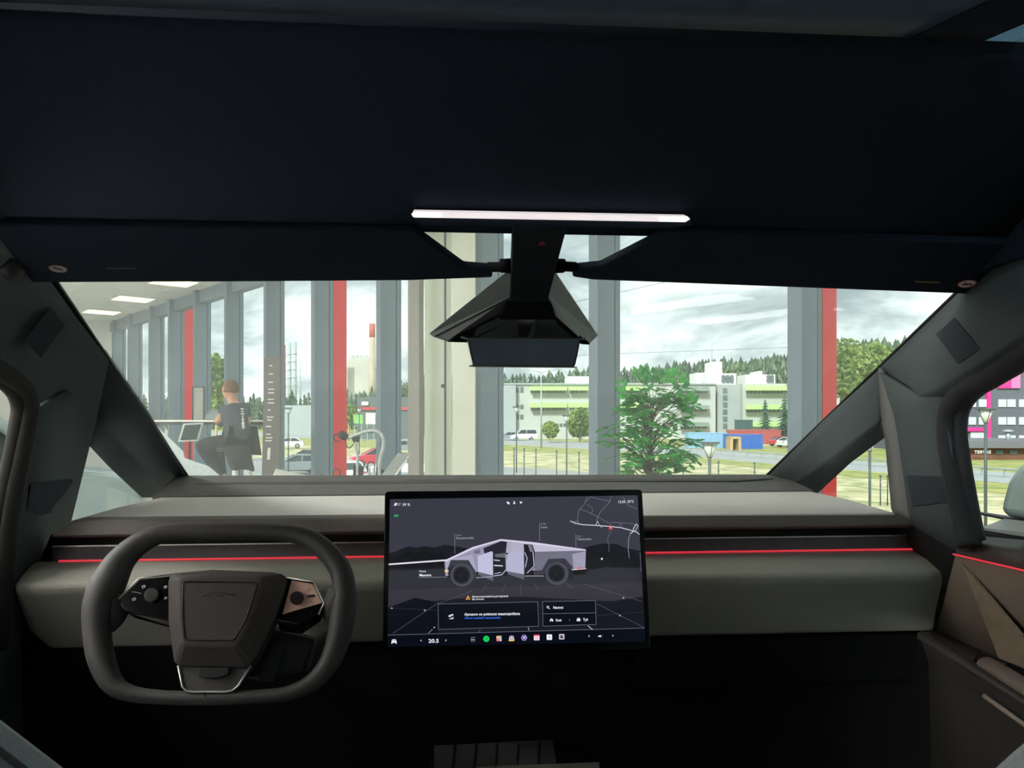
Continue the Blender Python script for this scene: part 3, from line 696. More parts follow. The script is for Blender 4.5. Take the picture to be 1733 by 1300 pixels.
# ---- dome light strip
lt = empty('dome_light', PY(932, 368, 1.12), 'long thin glowing white light strip above the mirror housing', 'light')
off = .004
def LB(x, y): return PY(x, y, 1.085)
b = MB(); b.prism([LB(700, 358), LB(1164, 366.5), LB(1168, 371), LB(1160, 376), LB(700, 368), LB(696, 363)], (0, .02, .008)); b.build('diffuser', M_led, lt)
b = MB(); b.prism([LB(702, 359.5), LB(745, 360.5), LB(745, 368), LB(702, 367)], (0, -.0015, 0)); b.build('bright_end', M_led_hot, lt); b = MB(); b.prism([LB(1118, 367), LB(1162, 368), LB(1164, 371), LB(1158, 374.5), LB(1118, 374)], (0, -.0015, 0)); b.build('bright_end', M_led_hot, lt)
b = MB(); b.prism([LB(694, 356), LB(1170, 365), LB(1172, 379), LB(1140, 385), LB(710, 380)], (0, .03, .01)); bo = b.build('housing', M_head2, lt)
bo.location = V((0, .006, 0))
# ---- sun visors
def visor(px, label, rodpx):
    c = PW(sum(x for x, _ in px) / len(px), sum(y for _, y in px) / len(px), .02); e_ = empty('sun_visor', c, label, 'sun visor', 'sun visors above the windscreen')
    b = MB(); b.prism([PW(x, y, .012) for x, y in px], -WN * .014); b.build('panel', M_head2, e_, bevel=.004)
    b = MB(); b.tube([PW(x, y, .02) for x, y, _ in rodpx], [r_ for _, _, r_ in rodpx], 10); b.build('hinge_rod', mat('rod_black', (12, 13, 16), .9, spec=.05), e_); return e_
v1 = visor([(-120, 366), (704, 380), (785, 440), (833, 444), (833, 459), (690, 464), (400, 466), (-120, 468)], 'dark folded sun visor on the steering wheel side', [(825, 452, .008), (846, 452, .008), (847, 450, .011), (866, 450, .012)])
v2 = visor([(1128, 381), (1015, 439), (968, 444), (968, 458), (1002, 463), (1625, 487), (1900, 497), (1900, 408), (1733, 401)], 'dark folded sun visor on the passenger side', [(975, 452, .008), (957, 451, .008), (955, 450, .011), (935, 450, .012)])
def visor_mark(e_, cx, cy, rx, ry, sl, cw, cr):
    f = lambda x, y, o=.0275: PW(x, y, o)
    M1 = mat('label_ring' + cr[0], cr[1], .7); M2 = mat('label_face' + cw[0], cw[1], .7)
    b = MB(); b.use(M1); b.face([f(cx + rx * cos(t), cy + ry * sin(t) + sl * cos(t) * rx) for t in [i * pi / 12 for i in range(24)]])
    b.use(M2); b.face([f(cx + rx * .84 * cos(t), cy + ry * .8 * sin(t) + sl * cos(t) * rx, .0282) for t in [i * pi / 12 for i in range(24)]])
    b.use(M_black); b.face([f(cx - rx * .75, cy + ry * .1 - sl * rx, .029), f(cx - rx * .1, cy - ry * .3, .029), f(cx + rx * .7, cy + ry * .1, .029), f(cx + rx * .1, cy + ry * .4, .029)])
    b.use(M1); b.face([f(cx - rx * .6, cy - ry * .7, .0295), f(cx - rx * .45, cy - ry * .75, .0295), f(cx + rx * .6, cy + ry * .65, .0295), f(cx + rx * .45, cy + ry * .7, .0295)])
    b.build('airbag_warning_label', M1, e_)
visor_mark(v1, 98, 455, 17, 6.5, .12, ('l', (150, 140, 142)), ('l', (90, 60, 62)))  # left label colours darkened for the shade on that side
visor_mark(v2, 1637, 480.5, 17, 6.5, -.10, ('r', (225, 222, 220)), ('r', (200, 90, 90)))
b = MB(); b.face([PW(1548, 475.5, .0275), PW(1590, 477, .0275), PW(1590, 479.5, .0275), PW(1548, 478, .0275)]); b.build('caution_print', mat('yellow_print', (120, 108, 40), .8), v2)
b = MB(); b.face([PW(180, 453.5, .0275), PW(229, 453.5, .0275), PW(229, 455, .0275), PW(180, 455, .0275)]); b.build('caution_print', mat('grey_print', (80, 80, 80), .8), v1)
b = MB(); b.tube([PY(0, 440, 1.2), PY(22, 455, 1.22), PY(27, 470, 1.24)], [.02, .02, .012], 8); b.build('pivot', M_black, v1)

# ---- mirror and camera housing
mh = empty('camera_housing', PW(915, 420), 'black tent-shaped camera housing and stem in the middle of the windscreen', 'camera housing')
b = MB(); A = [(868, 378), (962, 378), (948, 430), (930, 500), (927, 512), (862, 512), (866, 440)]
ctr = [PW(x, y, .035) for x, y in A]
b.prism(ctr, WN * .03); b.build('stem', mat('housing_fabric', (20, 24, 30), .8, spec=.15), mh, bevel=.003)
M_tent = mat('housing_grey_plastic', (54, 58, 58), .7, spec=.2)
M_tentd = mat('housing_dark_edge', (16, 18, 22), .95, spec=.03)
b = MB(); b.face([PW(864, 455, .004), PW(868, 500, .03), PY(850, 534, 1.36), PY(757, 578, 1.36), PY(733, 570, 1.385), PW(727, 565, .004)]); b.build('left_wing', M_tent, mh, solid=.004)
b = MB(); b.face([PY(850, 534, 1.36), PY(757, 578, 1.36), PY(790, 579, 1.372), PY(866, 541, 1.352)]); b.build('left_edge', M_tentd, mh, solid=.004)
b = MB(); b.face([PW(940, 460, .004), PW(1012, 568, .004), PY(998, 581, 1.37), PY(986, 579, 1.36), PY(936, 536, 1.36), PW(927, 500, .03)]); b.build('right_wing', mat('housing_lit_grey', (132, 140, 140), .7, spec=.2), mh, solid=.004)  # same housing as the left wing, made paler for light on it
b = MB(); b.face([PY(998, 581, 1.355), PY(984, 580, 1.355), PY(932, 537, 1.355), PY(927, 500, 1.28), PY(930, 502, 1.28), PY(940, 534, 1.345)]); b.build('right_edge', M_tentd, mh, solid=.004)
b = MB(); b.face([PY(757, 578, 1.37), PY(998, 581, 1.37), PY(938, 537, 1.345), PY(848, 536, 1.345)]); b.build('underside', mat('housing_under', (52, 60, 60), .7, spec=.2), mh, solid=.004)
b = MB(); b.face([PY(866, 490, 1.262), PY(928, 490, 1.262), PY(940, 538, 1.335), PY(846, 538, 1.335)]); b.build('front_cover', M_tentd, mh, solid=.004)
def HZ(x, y): return PW(x, y, .0362)
b = MB(); b.use(mat('glowing_hazard_mark', (96, 30, 36), .6, emit=(110, 30, 36), estr=.5))  # hazard triangles given a faint red glow of their own
for r0, r1 in ((7.5, 6.3), (4.2, 3.2)):
    o1 = [(917 + r0 * cos(radians(a_)), 412.5 - r0 * .62 * sin(radians(a_))) for a_ in (90, 210, 330)]; o2 = [(917 + r1 * cos(radians(a_)), 412.5 - r1 * .62 * sin(radians(a_))) for a_ in (90, 210, 330)]
    for i in range(3): b.face([HZ(*o1[i]), HZ(*o1[(i + 1) % 3]), HZ(*o2[(i + 1) % 3]), HZ(*o2[i])])
b.build('hazard_button', None, mh)
rm = empty('rear_view_mirror', PY(886, 580, 1.33), 'black rear-view mirror hanging under the camera housing', 'mirror')
mp_ = smooth_closed([(791, 572), (793, 571), (979, 572), (982, 573), (982, 577), (974, 616), (970, 620.5), (966, 621), (806, 619.5), (802, 617.5), (800, 613)], 2)
b = MB(); b.prism([PY(x, y, 1.30) for x, y in mp_], (0, .03, 0)); b.build('mirror_case', M_black, rm, bevel=.003)
gp2 = [(887 + (x - 887) * .975, 596 + (y - 596) * .94) for x, y in mp_]
b = MB(); b.face([PY(x, y, 1.2985 + (y - 596) * .00002) for x, y in gp2]); b.build('mirror_glass', mat('dimmed_mirror', (38, 44, 54), .05, 1, var=.01), rm)
b = MB(); b.prism([PY(876, 541, 1.34), PY(905, 541, 1.34), PY(898, 571, 1.32), PY(878, 571, 1.32)], (0, .015, 0)); b.build('stalk', M_black, rm)
b = MB(); b.prism([PY(900, 545, 1.335), PY(908, 546, 1.335), PY(902, 571, 1.316), PY(893, 571, 1.316)], (0, .002, 0)); b.build('stalk_trim', M_tent, rm)

# ---- A pillars (structure)
def pstrips(name, groups, m, label, bev=.006, solid=.012):
    b = MB()
    for A, B in groups: strip(b, A, B)
    o = b.build(name, m, bevel=bev, solid=solid, facecam=True, weld=True) if False else None
    b2 = b
    bmesh.ops.remove_doubles(b2.b, verts=b2.b.verts, dist=.0015)
    for f in b2.b.faces:
        f.normal_update()
        if f.normal.dot(CAM - f.calc_center_median()) < 0: f.normal_flip()
    o = b2.build(name, m, smooth=True)
    bv = o.modifiers.new('bevel', 'BEVEL'); bv.width = bev; bv.segments = 3; bv.limit_method = 'ANGLE'; bv.angle_limit = radians(18)
    so = o.modifiers.new('solid', 'SOLIDIFY'); so.thickness = solid; so.offset = -1
    tag(o, label, kind='structure'); return o
# left side
E_l = [PW(-40, 300, .01), PW(76, 462, .01), PW(130, 540, .01), PW(184, 613, .01), PW(250, 706, .01), PW(315, 809, .01)]
C_l = [PX(-90, 440, -.70), PX(0, 562, -.715), PX(64, 606, -.73), PX(163, 712, -.74), PX(225, 773, -.75), PX(291, 843, -.76)]
U_l = [PX(-120, 560, -.75), PX(0, 640, -.755), PX(60, 672, -.76), PX(152, 755, -.77), PX(190, 795, -.78), PX(240, 842, -.79)]
mid_l = [e1.lerp(c1, .28) for e1, c1 in zip(E_l, C_l)]
pstrips('trim_44', [(E_l[:4], mid_l[:4]), (mid_l[:4], C_l[:4]), (C_l[:4], U_l[:4])], M_pil, 'upper windscreen pillar trim on the steering wheel side')
pstrips('trim_45', [([PW(176, 600, .006)] + E_l[4:], [PX(150, 690, -.755)] + C_l[4:]), ([PX(150, 690, -.755)] + C_l[4:], [PX(146, 748, -.785)] + U_l[4:])], M_pil, 'lower windscreen pillar trim on the steering wheel side')
b = MB(); strip(b, [PW(-30, 300, .004), PW(88, 464, .004), PW(319, 807, .004)], [PW(-60, 300, .004), PW(70, 464, .004), PW(300, 812, .004)])
tag(b.build('trim_46', M_pil_dk, solid=.004), 'black windscreen edge seal on the steering wheel side', kind='structure')
S_l = [PX(184, 613, -.745), PX(160, 712, -.75), PX(152, 755, -.752), PX(121, 882, -.755), PX(100, 925, -.76), PX(60, 1100, -.765), PX(90, 1300, -.77)]
K_l = [PX(125, 655, -.735), PX(104, 690, -.73), PX(96, 740, -.73), PX(72, 850, -.73), PX(62, 900, -.735), PX(30, 1100, -.74), PX(30, 1300, -.75)]
O_l = [PX(70, 690, -.72), PX(58, 720, -.715), PX(52, 760, -.715), PX(30, 870, -.715), PX(22, 930, -.715), PX(5, 1100, -.72), PX(-10, 1300, -.73)]
pstrips('trim_47', [(S_l, K_l), (K_l, O_l)], M_pil, 'front door pillar trim on the steering wheel side')
b = MB(); b.face([PX(x, y, -.785) for x, y in ((30, 610), (150, 640), (150, 760), (90, 770), (50, 720))]); tag(b.build('trim_61', M_pil_dk, solid=.004, facecam=True), 'dark backing of the driver side pillar', kind='structure')
b = MB(); sp = smooth_open([(-60, 590), (0, 628), (36, 655), (48, 684), (44, 720), (30, 790), (14, 870), (4, 960), (-6, 1100)], 4)
b.tube([PX(x, y, -.725) for x, y in sp], .017, 10); b.tube([PX(x - 16, y + 4, -.735) for x, y in sp], .013, 8)
tag(b.build('trim_48', mat('door_seal_rubber', (40, 38, 38), .8, spec=.2)), 'rubber door seal on the steering wheel side', kind='structure')
b = MB(); b.face([PX(50, 560, -.79), PX(50, 1000, -.79), PX(-900, 1600, -.79), PX(-900, 300, -.79)]); tag(b.build('window_20', G_side, solid=.004), 'driver door window of the truck', kind='structure')
b = MB(); b.face([PX(184, 613, -.80), PX(290, 840, -.80), PX(235, 860, -.80), PX(100, 900, -.80)]); tag(b.build('window_21', G_side, solid=.004), 'small triangular quarter window on the steering wheel side', kind='structure')
def patch(name, pts, m, label, off=.0):
    b = MB(); b.prism([p for p in pts], V((0, 0, 0)) + (CAM - pts[0]).normalized() * .004); o = b.build(name, m, bevel=.001, weld=True); tag(o, label, kind='structure'); return o
def onplane(px, a, b_, c):
    n = (b_ - a).cross(c - a).normalized(); return [PP(x, y, a, n) + (CAM - PP(x, y, a, n)).normalized() * .001 for x, y in px]
patch('trim_49', onplane([(85, 520), (109, 551), (69, 606), (40, 576)], mid_l[1], mid_l[3], C_l[1]), M_patch, 'square dark badge panel on the steering side pillar')
patch('trim_50', onplane([(53, 818), (123, 810), (115, 863), (62, 873), (46, 863)], S_l[2], S_l[4], K_l[3]), M_patch, 'lower dark badge panel on the steering side door pillar')
# right side
E_r = [PW(1760, 375, .01), PW(1640, 478, .01), PW(1560, 555, .01), PW(1486, 625, .01), PW(1390, 715, .01), PW(1297, 808, .01)]
C_r = [PX(1900, 440, .80), PX(1733, 560, .82), PX(1640, 624, .83), PX(1512, 700, .85), PX(1440, 758, .87), PX(1352, 822, .88)]
C2_r = [PX(1487, 645, .845), PX(1475, 728, .875), PX(1348, 818, .885)]
pstrips('trim_51', [(E_r[:4], [e1.lerp(c1, .25) for e1, c1 in zip(E_r[:4], C_r[:4])]), ([e1.lerp(c1, .25) for e1, c1 in zip(E_r[:4], C_r[:4])], C_r[:4]),
                    (C_r[:4], [PX(1900, 520, .85), PX(1733, 612, .86), PX(1660, 660, .87), PX(1545, 740, .88)])], M_pil, 'upper windscreen pillar trim on the passenger side')
LB1 = [PW(1486, 627, .012), E_r[4], E_r[5]]; LB2 = [PX(1486, 716, .86), PX(1410, 772, .865), PX(1330, 832, .875)]; LB3 = [PX(1497, 741, .89), PX(1440, 783, .90), PX(1384, 835, .905)]
pstrips('trim_52', [(LB1, [e1.lerp(c1, .3) for e1, c1 in zip(LB1, LB2)]), ([e1.lerp(c1, .3) for e1, c1 in zip(LB1, LB2)], LB2), (LB2, LB3)], M_pil, 'lower windscreen pillar trim on the passenger side')
b = MB(); strip(b, [PW(1745, 375, .004), PW(1632, 478, .004), PW(1293, 806, .004)], [PW(1775, 375, .004), PW(1650, 478, .004), PW(1312, 812, .004)])
tag(b.build('trim_53', M_pil_dk, solid=.004), 'black windscreen edge seal on the passenger side', kind='structure')
S_r = [PX(1486, 623, .86), PX(1490, 700, .865), PX(1497, 741, .868), PX(1508, 861, .87), PX(1516, 880, .87)]
S2_r = [PX(1488, 630, .845), PX(1512, 700, .845), PX(1520, 745, .845), PX(1537, 866, .85), PX(1545, 890, .85)]
K_r = [PX(1556, 672, .84), PX(1573, 700, .84), PX(1584, 745, .84), PX(1605, 850, .845), PX(1622, 935, .85)]
O_r = [PX(1590, 672, .835), PX(1600, 700, .835), PX(1606, 745, .835), PX(1624, 850, .84), PX(1640, 935, .85)]
pstrips('trim_54', [(S_r, S2_r)], mat('pillar_fabric_lit_edge', (92, 92, 92), .9, bump=.3, scale=350, spec=.15), 'front edge of the passenger side door pillar')  # pillar fabric made paler to stand for light on this face
pstrips('trim_55', [(S2_r, K_r), (K_r, O_r)], M_pil, 'passenger side door pillar trim')
b = MB(); b.face([PX(1516, 870, .865), PX(1545, 880, .85), PX(1622, 930, .85), PX(1610, 1080, .90), PX(1540, 1080, .90)]); tag(b.build('trim_56', M_pil_dk, solid=.01, facecam=True), 'dark foot of the passenger side pillar', kind='structure')
b = MB(); sp = smooth_open([(1800, 560), (1733, 606), (1680, 640), (1640, 660), (1613, 690), (1608, 730), (1614, 780), (1628, 850), (1646, 925)], 4)
b.tube([PX(x - 4, y, .845) for x, y in sp], .018, 10)
sp2 = smooth_open([(1800, 566), (1733, 614), (1690, 640), (1650, 664), (1629, 692), (1624, 730), (1630, 780), (1642, 850), (1655, 915)], 4)
b.tube([PX(x, y, .855) for x, y in sp2], .012, 8)
tag(b.build('trim_57', mat('door_seal_rubber_b', (48, 48, 52), .8, spec=.2)), 'rubber door seal on the passenger side', kind='structure')
b = MB(); b.face([PX(1600, 600, .91), PX(1600, 960, .91), PX(2900, 1400, .91), PX(2900, 300, .91)]); tag(b.build('window_22', G_side, solid=.004), 'passenger door window of the truck', kind='structure')
b = MB(); b.face([PX(1486, 623, .92), PX(1535, 900, .92), PX(1340, 850, .92)]); tag(b.build('window_23', G_side, solid=.004), 'small triangular quarter window on the passenger side', kind='structure')
patch('trim_58', onplane([(1584, 565), (1615, 538), (1660, 591), (1621, 616)], E_r[1].lerp(C_r[1], .25), E_r[3].lerp(C_r[3], .25), C_r[2]), M_patch, 'square dark badge panel on the passenger side pillar')
patch('trim_59', onplane([(1534, 804), (1599, 807), (1608, 850), (1543, 857)], S2_r[2], S2_r[3], K_r[3]), M_patch, 'lower dark badge panel on the passenger side door pillar')

# ---- dashboard
da = empty('dashboard', V((.06, 1.4, Z(-.4))), 'wide grey dashboard with a flat top shelf and red light line', 'dashboard')
zt = -.18
sh = [PZ(118, 881, zt), PZ(1516, 868, zt), PZ(1440, 846, zt), PZ(1357, 828.5, zt), PZ(285, 839, zt), PZ(200, 858, zt)]
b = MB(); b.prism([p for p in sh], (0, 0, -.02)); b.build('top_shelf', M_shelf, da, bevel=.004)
b = MB(); cz_ = [PZ(258, 840, -.177), PZ(1376, 830, -.177), PW(1318, 803, .004), PW(298, 805, .004)]
b.prism(cz_, (0, 0, -.012)); b.build('cowl', mat('cowl_vinyl', (80, 79, 79), .75), da)
b = MB(); b.face([PP(x, y, cz_[0] + V((0, 0, .002)), (cz_[1] - cz_[0]).cross(cz_[2] - cz_[0]).normalized()) for x, y in ((330, 821), (620, 820), (1000, 816), (1250, 815), (1310, 811), (420, 814))]); b.build('defroster_grille', mat('dark_grille', (60, 58, 58), .8), da, solid=.002)
lipA = [PY(122, 881, 1.38), PY(1515, 868, 1.38)]; lipB = [PY(85, 908, 1.362), PY(1564, 890, 1.362)]; lipC = [PY(88, 911, 1.40), PY(1566, 893, 1.40)]
lipD = [lipA[0] + V((0, .05, 0)), lipA[1] + V((0, .05, 0))]
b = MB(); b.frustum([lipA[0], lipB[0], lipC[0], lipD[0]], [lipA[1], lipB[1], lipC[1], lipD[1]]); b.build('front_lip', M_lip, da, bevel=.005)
# recess behind the slot
b = MB(); b.prism([PY(86, 905, 1.45), PY(1568, 888, 1.45), PY(1568, 945, 1.45), PY(60, 965, 1.45)], (0, .02, 0)); b.build('vent_slot', M_black, da)
b = MB(); b.frustum([PY(88, 925.5, 1.41), PY(88, 953, 1.395), PY(88, 953, 1.43), PY(88, 925.5, 1.43)], [PY(1560, 906.5, 1.41), PY(1560, 934, 1.395), PY(1560, 934, 1.43), PY(1560, 906.5, 1.43)]); b.build('fascia_panel', M_fascia, da, bevel=.002)
b = MB(); b.frustum([PY(88, 923.8, 1.409), PY(88, 926, 1.408), PY(88, 926, 1.42), PY(88, 923.8, 1.42)], [PY(1560, 905, 1.409), PY(1560, 907, 1.408), PY(1560, 907, 1.42), PY(1560, 905, 1.42)]); b.build('silver_trim', M_silver, da)
b = MB(); b.frustum([PY(99, 948.3, 1.386), PY(99, 951.3, 1.384), PY(99, 951, 1.392), PY(99, 948, 1.392)], [PY(1554, 927.7, 1.386), PY(1554, 930.7, 1.384), PY(1554, 931, 1.392), PY(1554, 928, 1.392)]); b.build('ambient_light_strip', M_red_led, da)
# padded lower part
rowsL = [PY(62, 951, 1.39), PY(40, 966, 1.345), PY(20, 990, 1.302), PY(26, 1004, 1.302), PY(58, 1066, 1.35), PY(84, 1097, 1.375), PY(84, 1097, 1.46), PY(62, 951, 1.46)]
rowsR = [PY(1589, 930, 1.39), PY(1613, 945, 1.345), PY(1637, 968, 1.302), PY(1633, 982, 1.302), PY(1604, 1035, 1.35), PY(1581, 1067, 1.375), PY(1581, 1067, 1.46), PY(1589, 930, 1.46)]
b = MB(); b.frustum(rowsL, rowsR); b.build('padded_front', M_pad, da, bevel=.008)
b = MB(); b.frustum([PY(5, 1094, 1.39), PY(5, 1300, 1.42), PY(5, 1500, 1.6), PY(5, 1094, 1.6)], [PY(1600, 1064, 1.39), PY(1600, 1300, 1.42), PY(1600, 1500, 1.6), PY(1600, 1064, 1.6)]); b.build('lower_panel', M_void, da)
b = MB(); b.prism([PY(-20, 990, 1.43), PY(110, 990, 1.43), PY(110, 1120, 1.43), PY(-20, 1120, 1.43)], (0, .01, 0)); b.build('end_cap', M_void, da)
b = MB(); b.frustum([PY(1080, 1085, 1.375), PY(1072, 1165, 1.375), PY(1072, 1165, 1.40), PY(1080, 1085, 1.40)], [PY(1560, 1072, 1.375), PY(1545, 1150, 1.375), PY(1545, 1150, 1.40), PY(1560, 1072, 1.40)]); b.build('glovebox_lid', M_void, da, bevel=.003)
# floor, console
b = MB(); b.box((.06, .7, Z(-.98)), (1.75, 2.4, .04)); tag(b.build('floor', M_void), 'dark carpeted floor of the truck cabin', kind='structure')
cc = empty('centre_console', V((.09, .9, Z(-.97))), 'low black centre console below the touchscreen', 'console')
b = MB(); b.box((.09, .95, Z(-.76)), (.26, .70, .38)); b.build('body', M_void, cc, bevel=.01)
b = MB(); b.prism([PZ(735, 1262, -.555), PZ(935, 1252, -.555), PZ(950, 1340, -.555), PZ(735, 1350, -.555)], (0, 0, -.01)); b.build('storage_lid', mat('console_lid', (62, 62, 64), .7), cc)
b = MB()
for k in range(5): b.prism([PZ(768 + 36 * k, 1259, -.553), PZ(770 + 36 * k, 1259, -.553), PZ(766 + 36 * k, 1310, -.553), PZ(764 + 36 * k, 1310, -.553)], (0, 0, -.004))
b.build('groove', M_black, cc)
b = MB(); b.prism([PZ(805, 1298, -.548), PZ(1014, 1290, -.548), PZ(1016, 1330, -.548), PZ(805, 1330, -.548)], (0, 0, -.008)); b.build('front_edge', mat('console_edge', (120, 112, 108), .6), cc)

# ---- doors
dl = MB(); dl.hexa(V((-.80, .1, Z(-.96))), V((-.765, .1, Z(-.96))), V((-.765, 1.40, Z(-.96))), V((-.80, 1.40, Z(-.96))), V((-.80, .1, Z(-.17))), V((-.765, .1, Z(-.17))), V((-.765, 1.40, Z(-.20))), V((-.80, 1.40, Z(-.20))))
tag(dl.build('door_1', mat('door_dark_brown', (64, 58, 54), .85), None), 'dark lower panel of the driver door', kind='structure')
def ext(p, q, Y): return p + (q - p) * ((Y - p.y) / (q.y - p.y))
Yn = .15
w0, w1 = PX(1655, 907, .905), PX(1733, 914, .905); r0, r1 = PX(1617, 939, .845), PX(1733, 966, .855); g0, g1 = PX(1585, 1067, .875), PX(1733, 1134, .885)
h0, h1 = PX(1553, 1071, .80), PX(1733, 1186, .80)
w2, r2, g2, h2 = [ext(p, q_, Yn) for p, q_ in ((w0, w1), (r0, r1), (g0, g1), (h0, h1))]
dr = empty('door_2', V((.88, .8, Z(-.6)))); tag(dr, 'passenger front door with brown panel, armrest and red light line', kind='structure')
m0, m1, m2 = [w.lerp(r_, .6) + V((-.012, 0, .012)) for w, r_ in ((w0, r0), (w1, r1), (w2, r2))]
def shell(groups, name, m, par, bev=.006):
    b = MB()
    for A, B in groups: strip(b, A, B)
    bmesh.ops.remove_doubles(b.b, verts=b.b.verts, dist=.001)
    for f in b.b.faces:
        f.normal_update()
        if f.normal.dot(CAM - f.calc_center_median()) < 0: f.normal_flip()
    o = b.build(name, m, par, smooth=True)
    bv = o.modifiers.new('bevel', 'BEVEL'); bv.width = bev; bv.segments = 3; bv.limit_method = 'ANGLE'; bv.angle_limit = radians(18)
    so = o.modifiers.new('solid', 'SOLIDIFY'); so.thickness = .01; so.offset = -1; return o
shell([([w0, w1, w2], [m0, m1, m2]), ([m0, m1, m2], [r0, r1, r2])], 'sill_top', M_doordk, dr)
shell([([r0, r1, r2], [g0, g1, g2])], 'door_panel', M_door, dr)
# folded facet on the door panel, vinyl made paler for light on it
fa, fb, fc = PX(1637, 972, .852), PX(1688, 1115, .868), PX(1733, 1060, .862)
b = MB(); b.face([PX(1628, 955, .846), PX(1733, 1080, .856), PX(1733, 1131, .866), PX(1690, 1114, .872)]); b.build('facet', mat('door_vinyl_lit', (130, 112, 96), .8), dr, solid=.004, facecam=True)
b = MB(); b.tube([r0 + V((-.004, 0, .001)), r1 + V((-.004, 0, .001)), r2 + V((-.004, 0, .001))], .0016, 6); b.build('ambient_light_strip', M_red_led, dr)
shell([([g0, g1, g2], [h0, h1, h2])], 'armrest', M_doordk, dr)
hb0, hb1, hb2 = [p + V((.02, 0, -.05)) for p in (h0, h1, h2)]; hc0, hc1, hc2 = [V((p.x + .03, p.y, Z(-.95))) for p in (h0, h1, h2)]
shell([([h0, h1, h2], [hb0, hb1, hb2]), ([hb0, hb1, hb2], [hc0, hc1, hc2])], 'lower_panel', mat('door_lower', (44, 40, 38), .9), dr)
b = MB(); a0, a1 = PX(1648, 1127, .80), PX(1733, 1180, .80); a2 = ext(a0, a1, Yn)
b.tube([a0 + V((.02, 0, .004)), a1 + V((.02, 0, .004)), a2 + V((.02, 0, .004))], [.016, .018, .018], 10, flat=.6); b.build('grab_handle', mat('handle_vinyl', (112, 101, 94), .6), dr)
b = MB(); b.prism([PX(1655, 1108, .86), PX(1705, 1128, .86), PX(1690, 1138, .83), PX(1648, 1120, .83)], (0, 0, .004)); b.build('switch_pack', M_piano, dr)
b = MB(); l0 = PX(1666, 1178, .806); l1 = PX(1733, 1226, .806); b.tube([l0, l1, ext(l0, l1, Yn)], .004, 6); b.build('pocket_edge', mat('pocket_edge', (150, 136, 126), .6), dr)
# exterior mirror
em = empty('wing_mirror', D(1745, 850, 1.75), 'rounded pale wing mirror outside the passenger door window', 'wing mirror')
T4 = 1.75
prf = [(1693, 874), (1697, 846), (1706, 815), (1720, 793), (1740, 778), (1800, 765), (1860, 800), (1880, 900)]
pp = [D(x, y, T4) for x, y in prf]
b = MB(); lo = [D(x, y, T4) for x, y in prf]; hi = [D(1790 + (x - 1790) * .75, 850 + (y - 850) * .8, T4 + .14) for x, y in prf]; b.frustum(lo, hi)
b.build('mirror_shell', mat('pale_teal_paint', (158, 176, 176), .35, var=.02), em, bevel=.02, seg=4)
b = MB(); b.prism([D(1693, 875, T4 - .01), D(1880, 902, T4 - .01), D(1880, 906, T4 - .01), D(1694, 879, T4 - .01)], FW * .15); b.build('lower_edge', M_black, em)
b = MB(); b.prism([D(1660, 893, 1.5), D(1700, 878, 1.68), D(1770, 886, 1.7), D(1770, 905, 1.5)], (0, 0, -.012)); b.build('arm', mat('grey_mirror_arm', (150, 152, 154), .4), em)
b = MB(); b.prism([D(1661, 897, 1.5), D(1712, 885, 1.68), D(1780, 896, 1.7), D(1780, 916, 1.5), D(1664, 904, 1.48)], (0, 0, -.02)); b.build('arm_underside', M_pil_dk, em)

# ---- seats (only the inner shoulders reach the picture)
M_stitch = mat('seam_thread', (70, 74, 78), .8)
def seat(sx, cx, label, pts, stit):
    e_ = empty('front_seat', V((cx, .4, Z(-.95))), label, 'car seat', 'front seats')
    b = MB(); b.prism([V((x, .44, Z(z))) for x, z in pts], (0, .13, 0)); b.build('backrest', M_seat, e_, bevel=.012, seg=4)
    b = MB(); b.tube([V((x, .535, Z(z))) for x, z in stit], .003, 6); b.build('seam', M_stitch, e_)
    b = MB(); b.box((cx, .78, Z(-.62)), (.50, .52, .16)); b.build('cushion', M_seat, e_, bevel=.04)
    b = MB(); b.box((cx, .42, Z(-.06)), (.26, .09, .16)); b.build('headrest', M_seat, e_, bevel=.03)
def xz(px, py): p = PY(px, py, .57); return (p.x, p.z - CZ)
l_ = [xz(215, 1372), xz(130, 1300), xz(60, 1246), xz(0, 1200), xz(-70, 1150), xz(-190, 1110)]
seat(-1, -.56, 'grey leather front seat shoulder at the steering wheel side', [(l_[0][0], -.66)] + l_ + [(-.74, l_[-1][1] + .005), (-.76, -.25), (-.76, -.66)], l_)
r_ = [xz(1600, 1362), xz(1665, 1300), xz(1700, 1268), xz(1733, 1240), xz(1790, 1196), xz(1900, 1150)]
seat(1, .62, 'grey leather front seat shoulder at the passenger side', [(r_[0][0], -.66)] + r_ + [(.82, r_[-1][1]), (.84, -.25), (.84, -.66)], r_)
# rear of the cabin
b = MB(); b.box((.06, -1.22, Z(-.42)), (1.75, .06, 1.1)); b.box((.06, -1.22, Z(.42)), (1.75, .06, .2))
for x_ in (-.80, .92): b.box((x_, -.55, Z(-.55)), (.05, 1.32, .82)); b.box((x_, -.95, Z(.1)), (.05, .5, .6))
tag(b.build('trim_60', M_void), 'dark rear wall and side trims of the truck cabin', kind='structure')
b = MB(); b.box((.06, -1.22, Z(.22)), (1.75, .005, .22)); tag(b.build('window_25', G_side), 'rear window of the truck cabin', kind='structure')

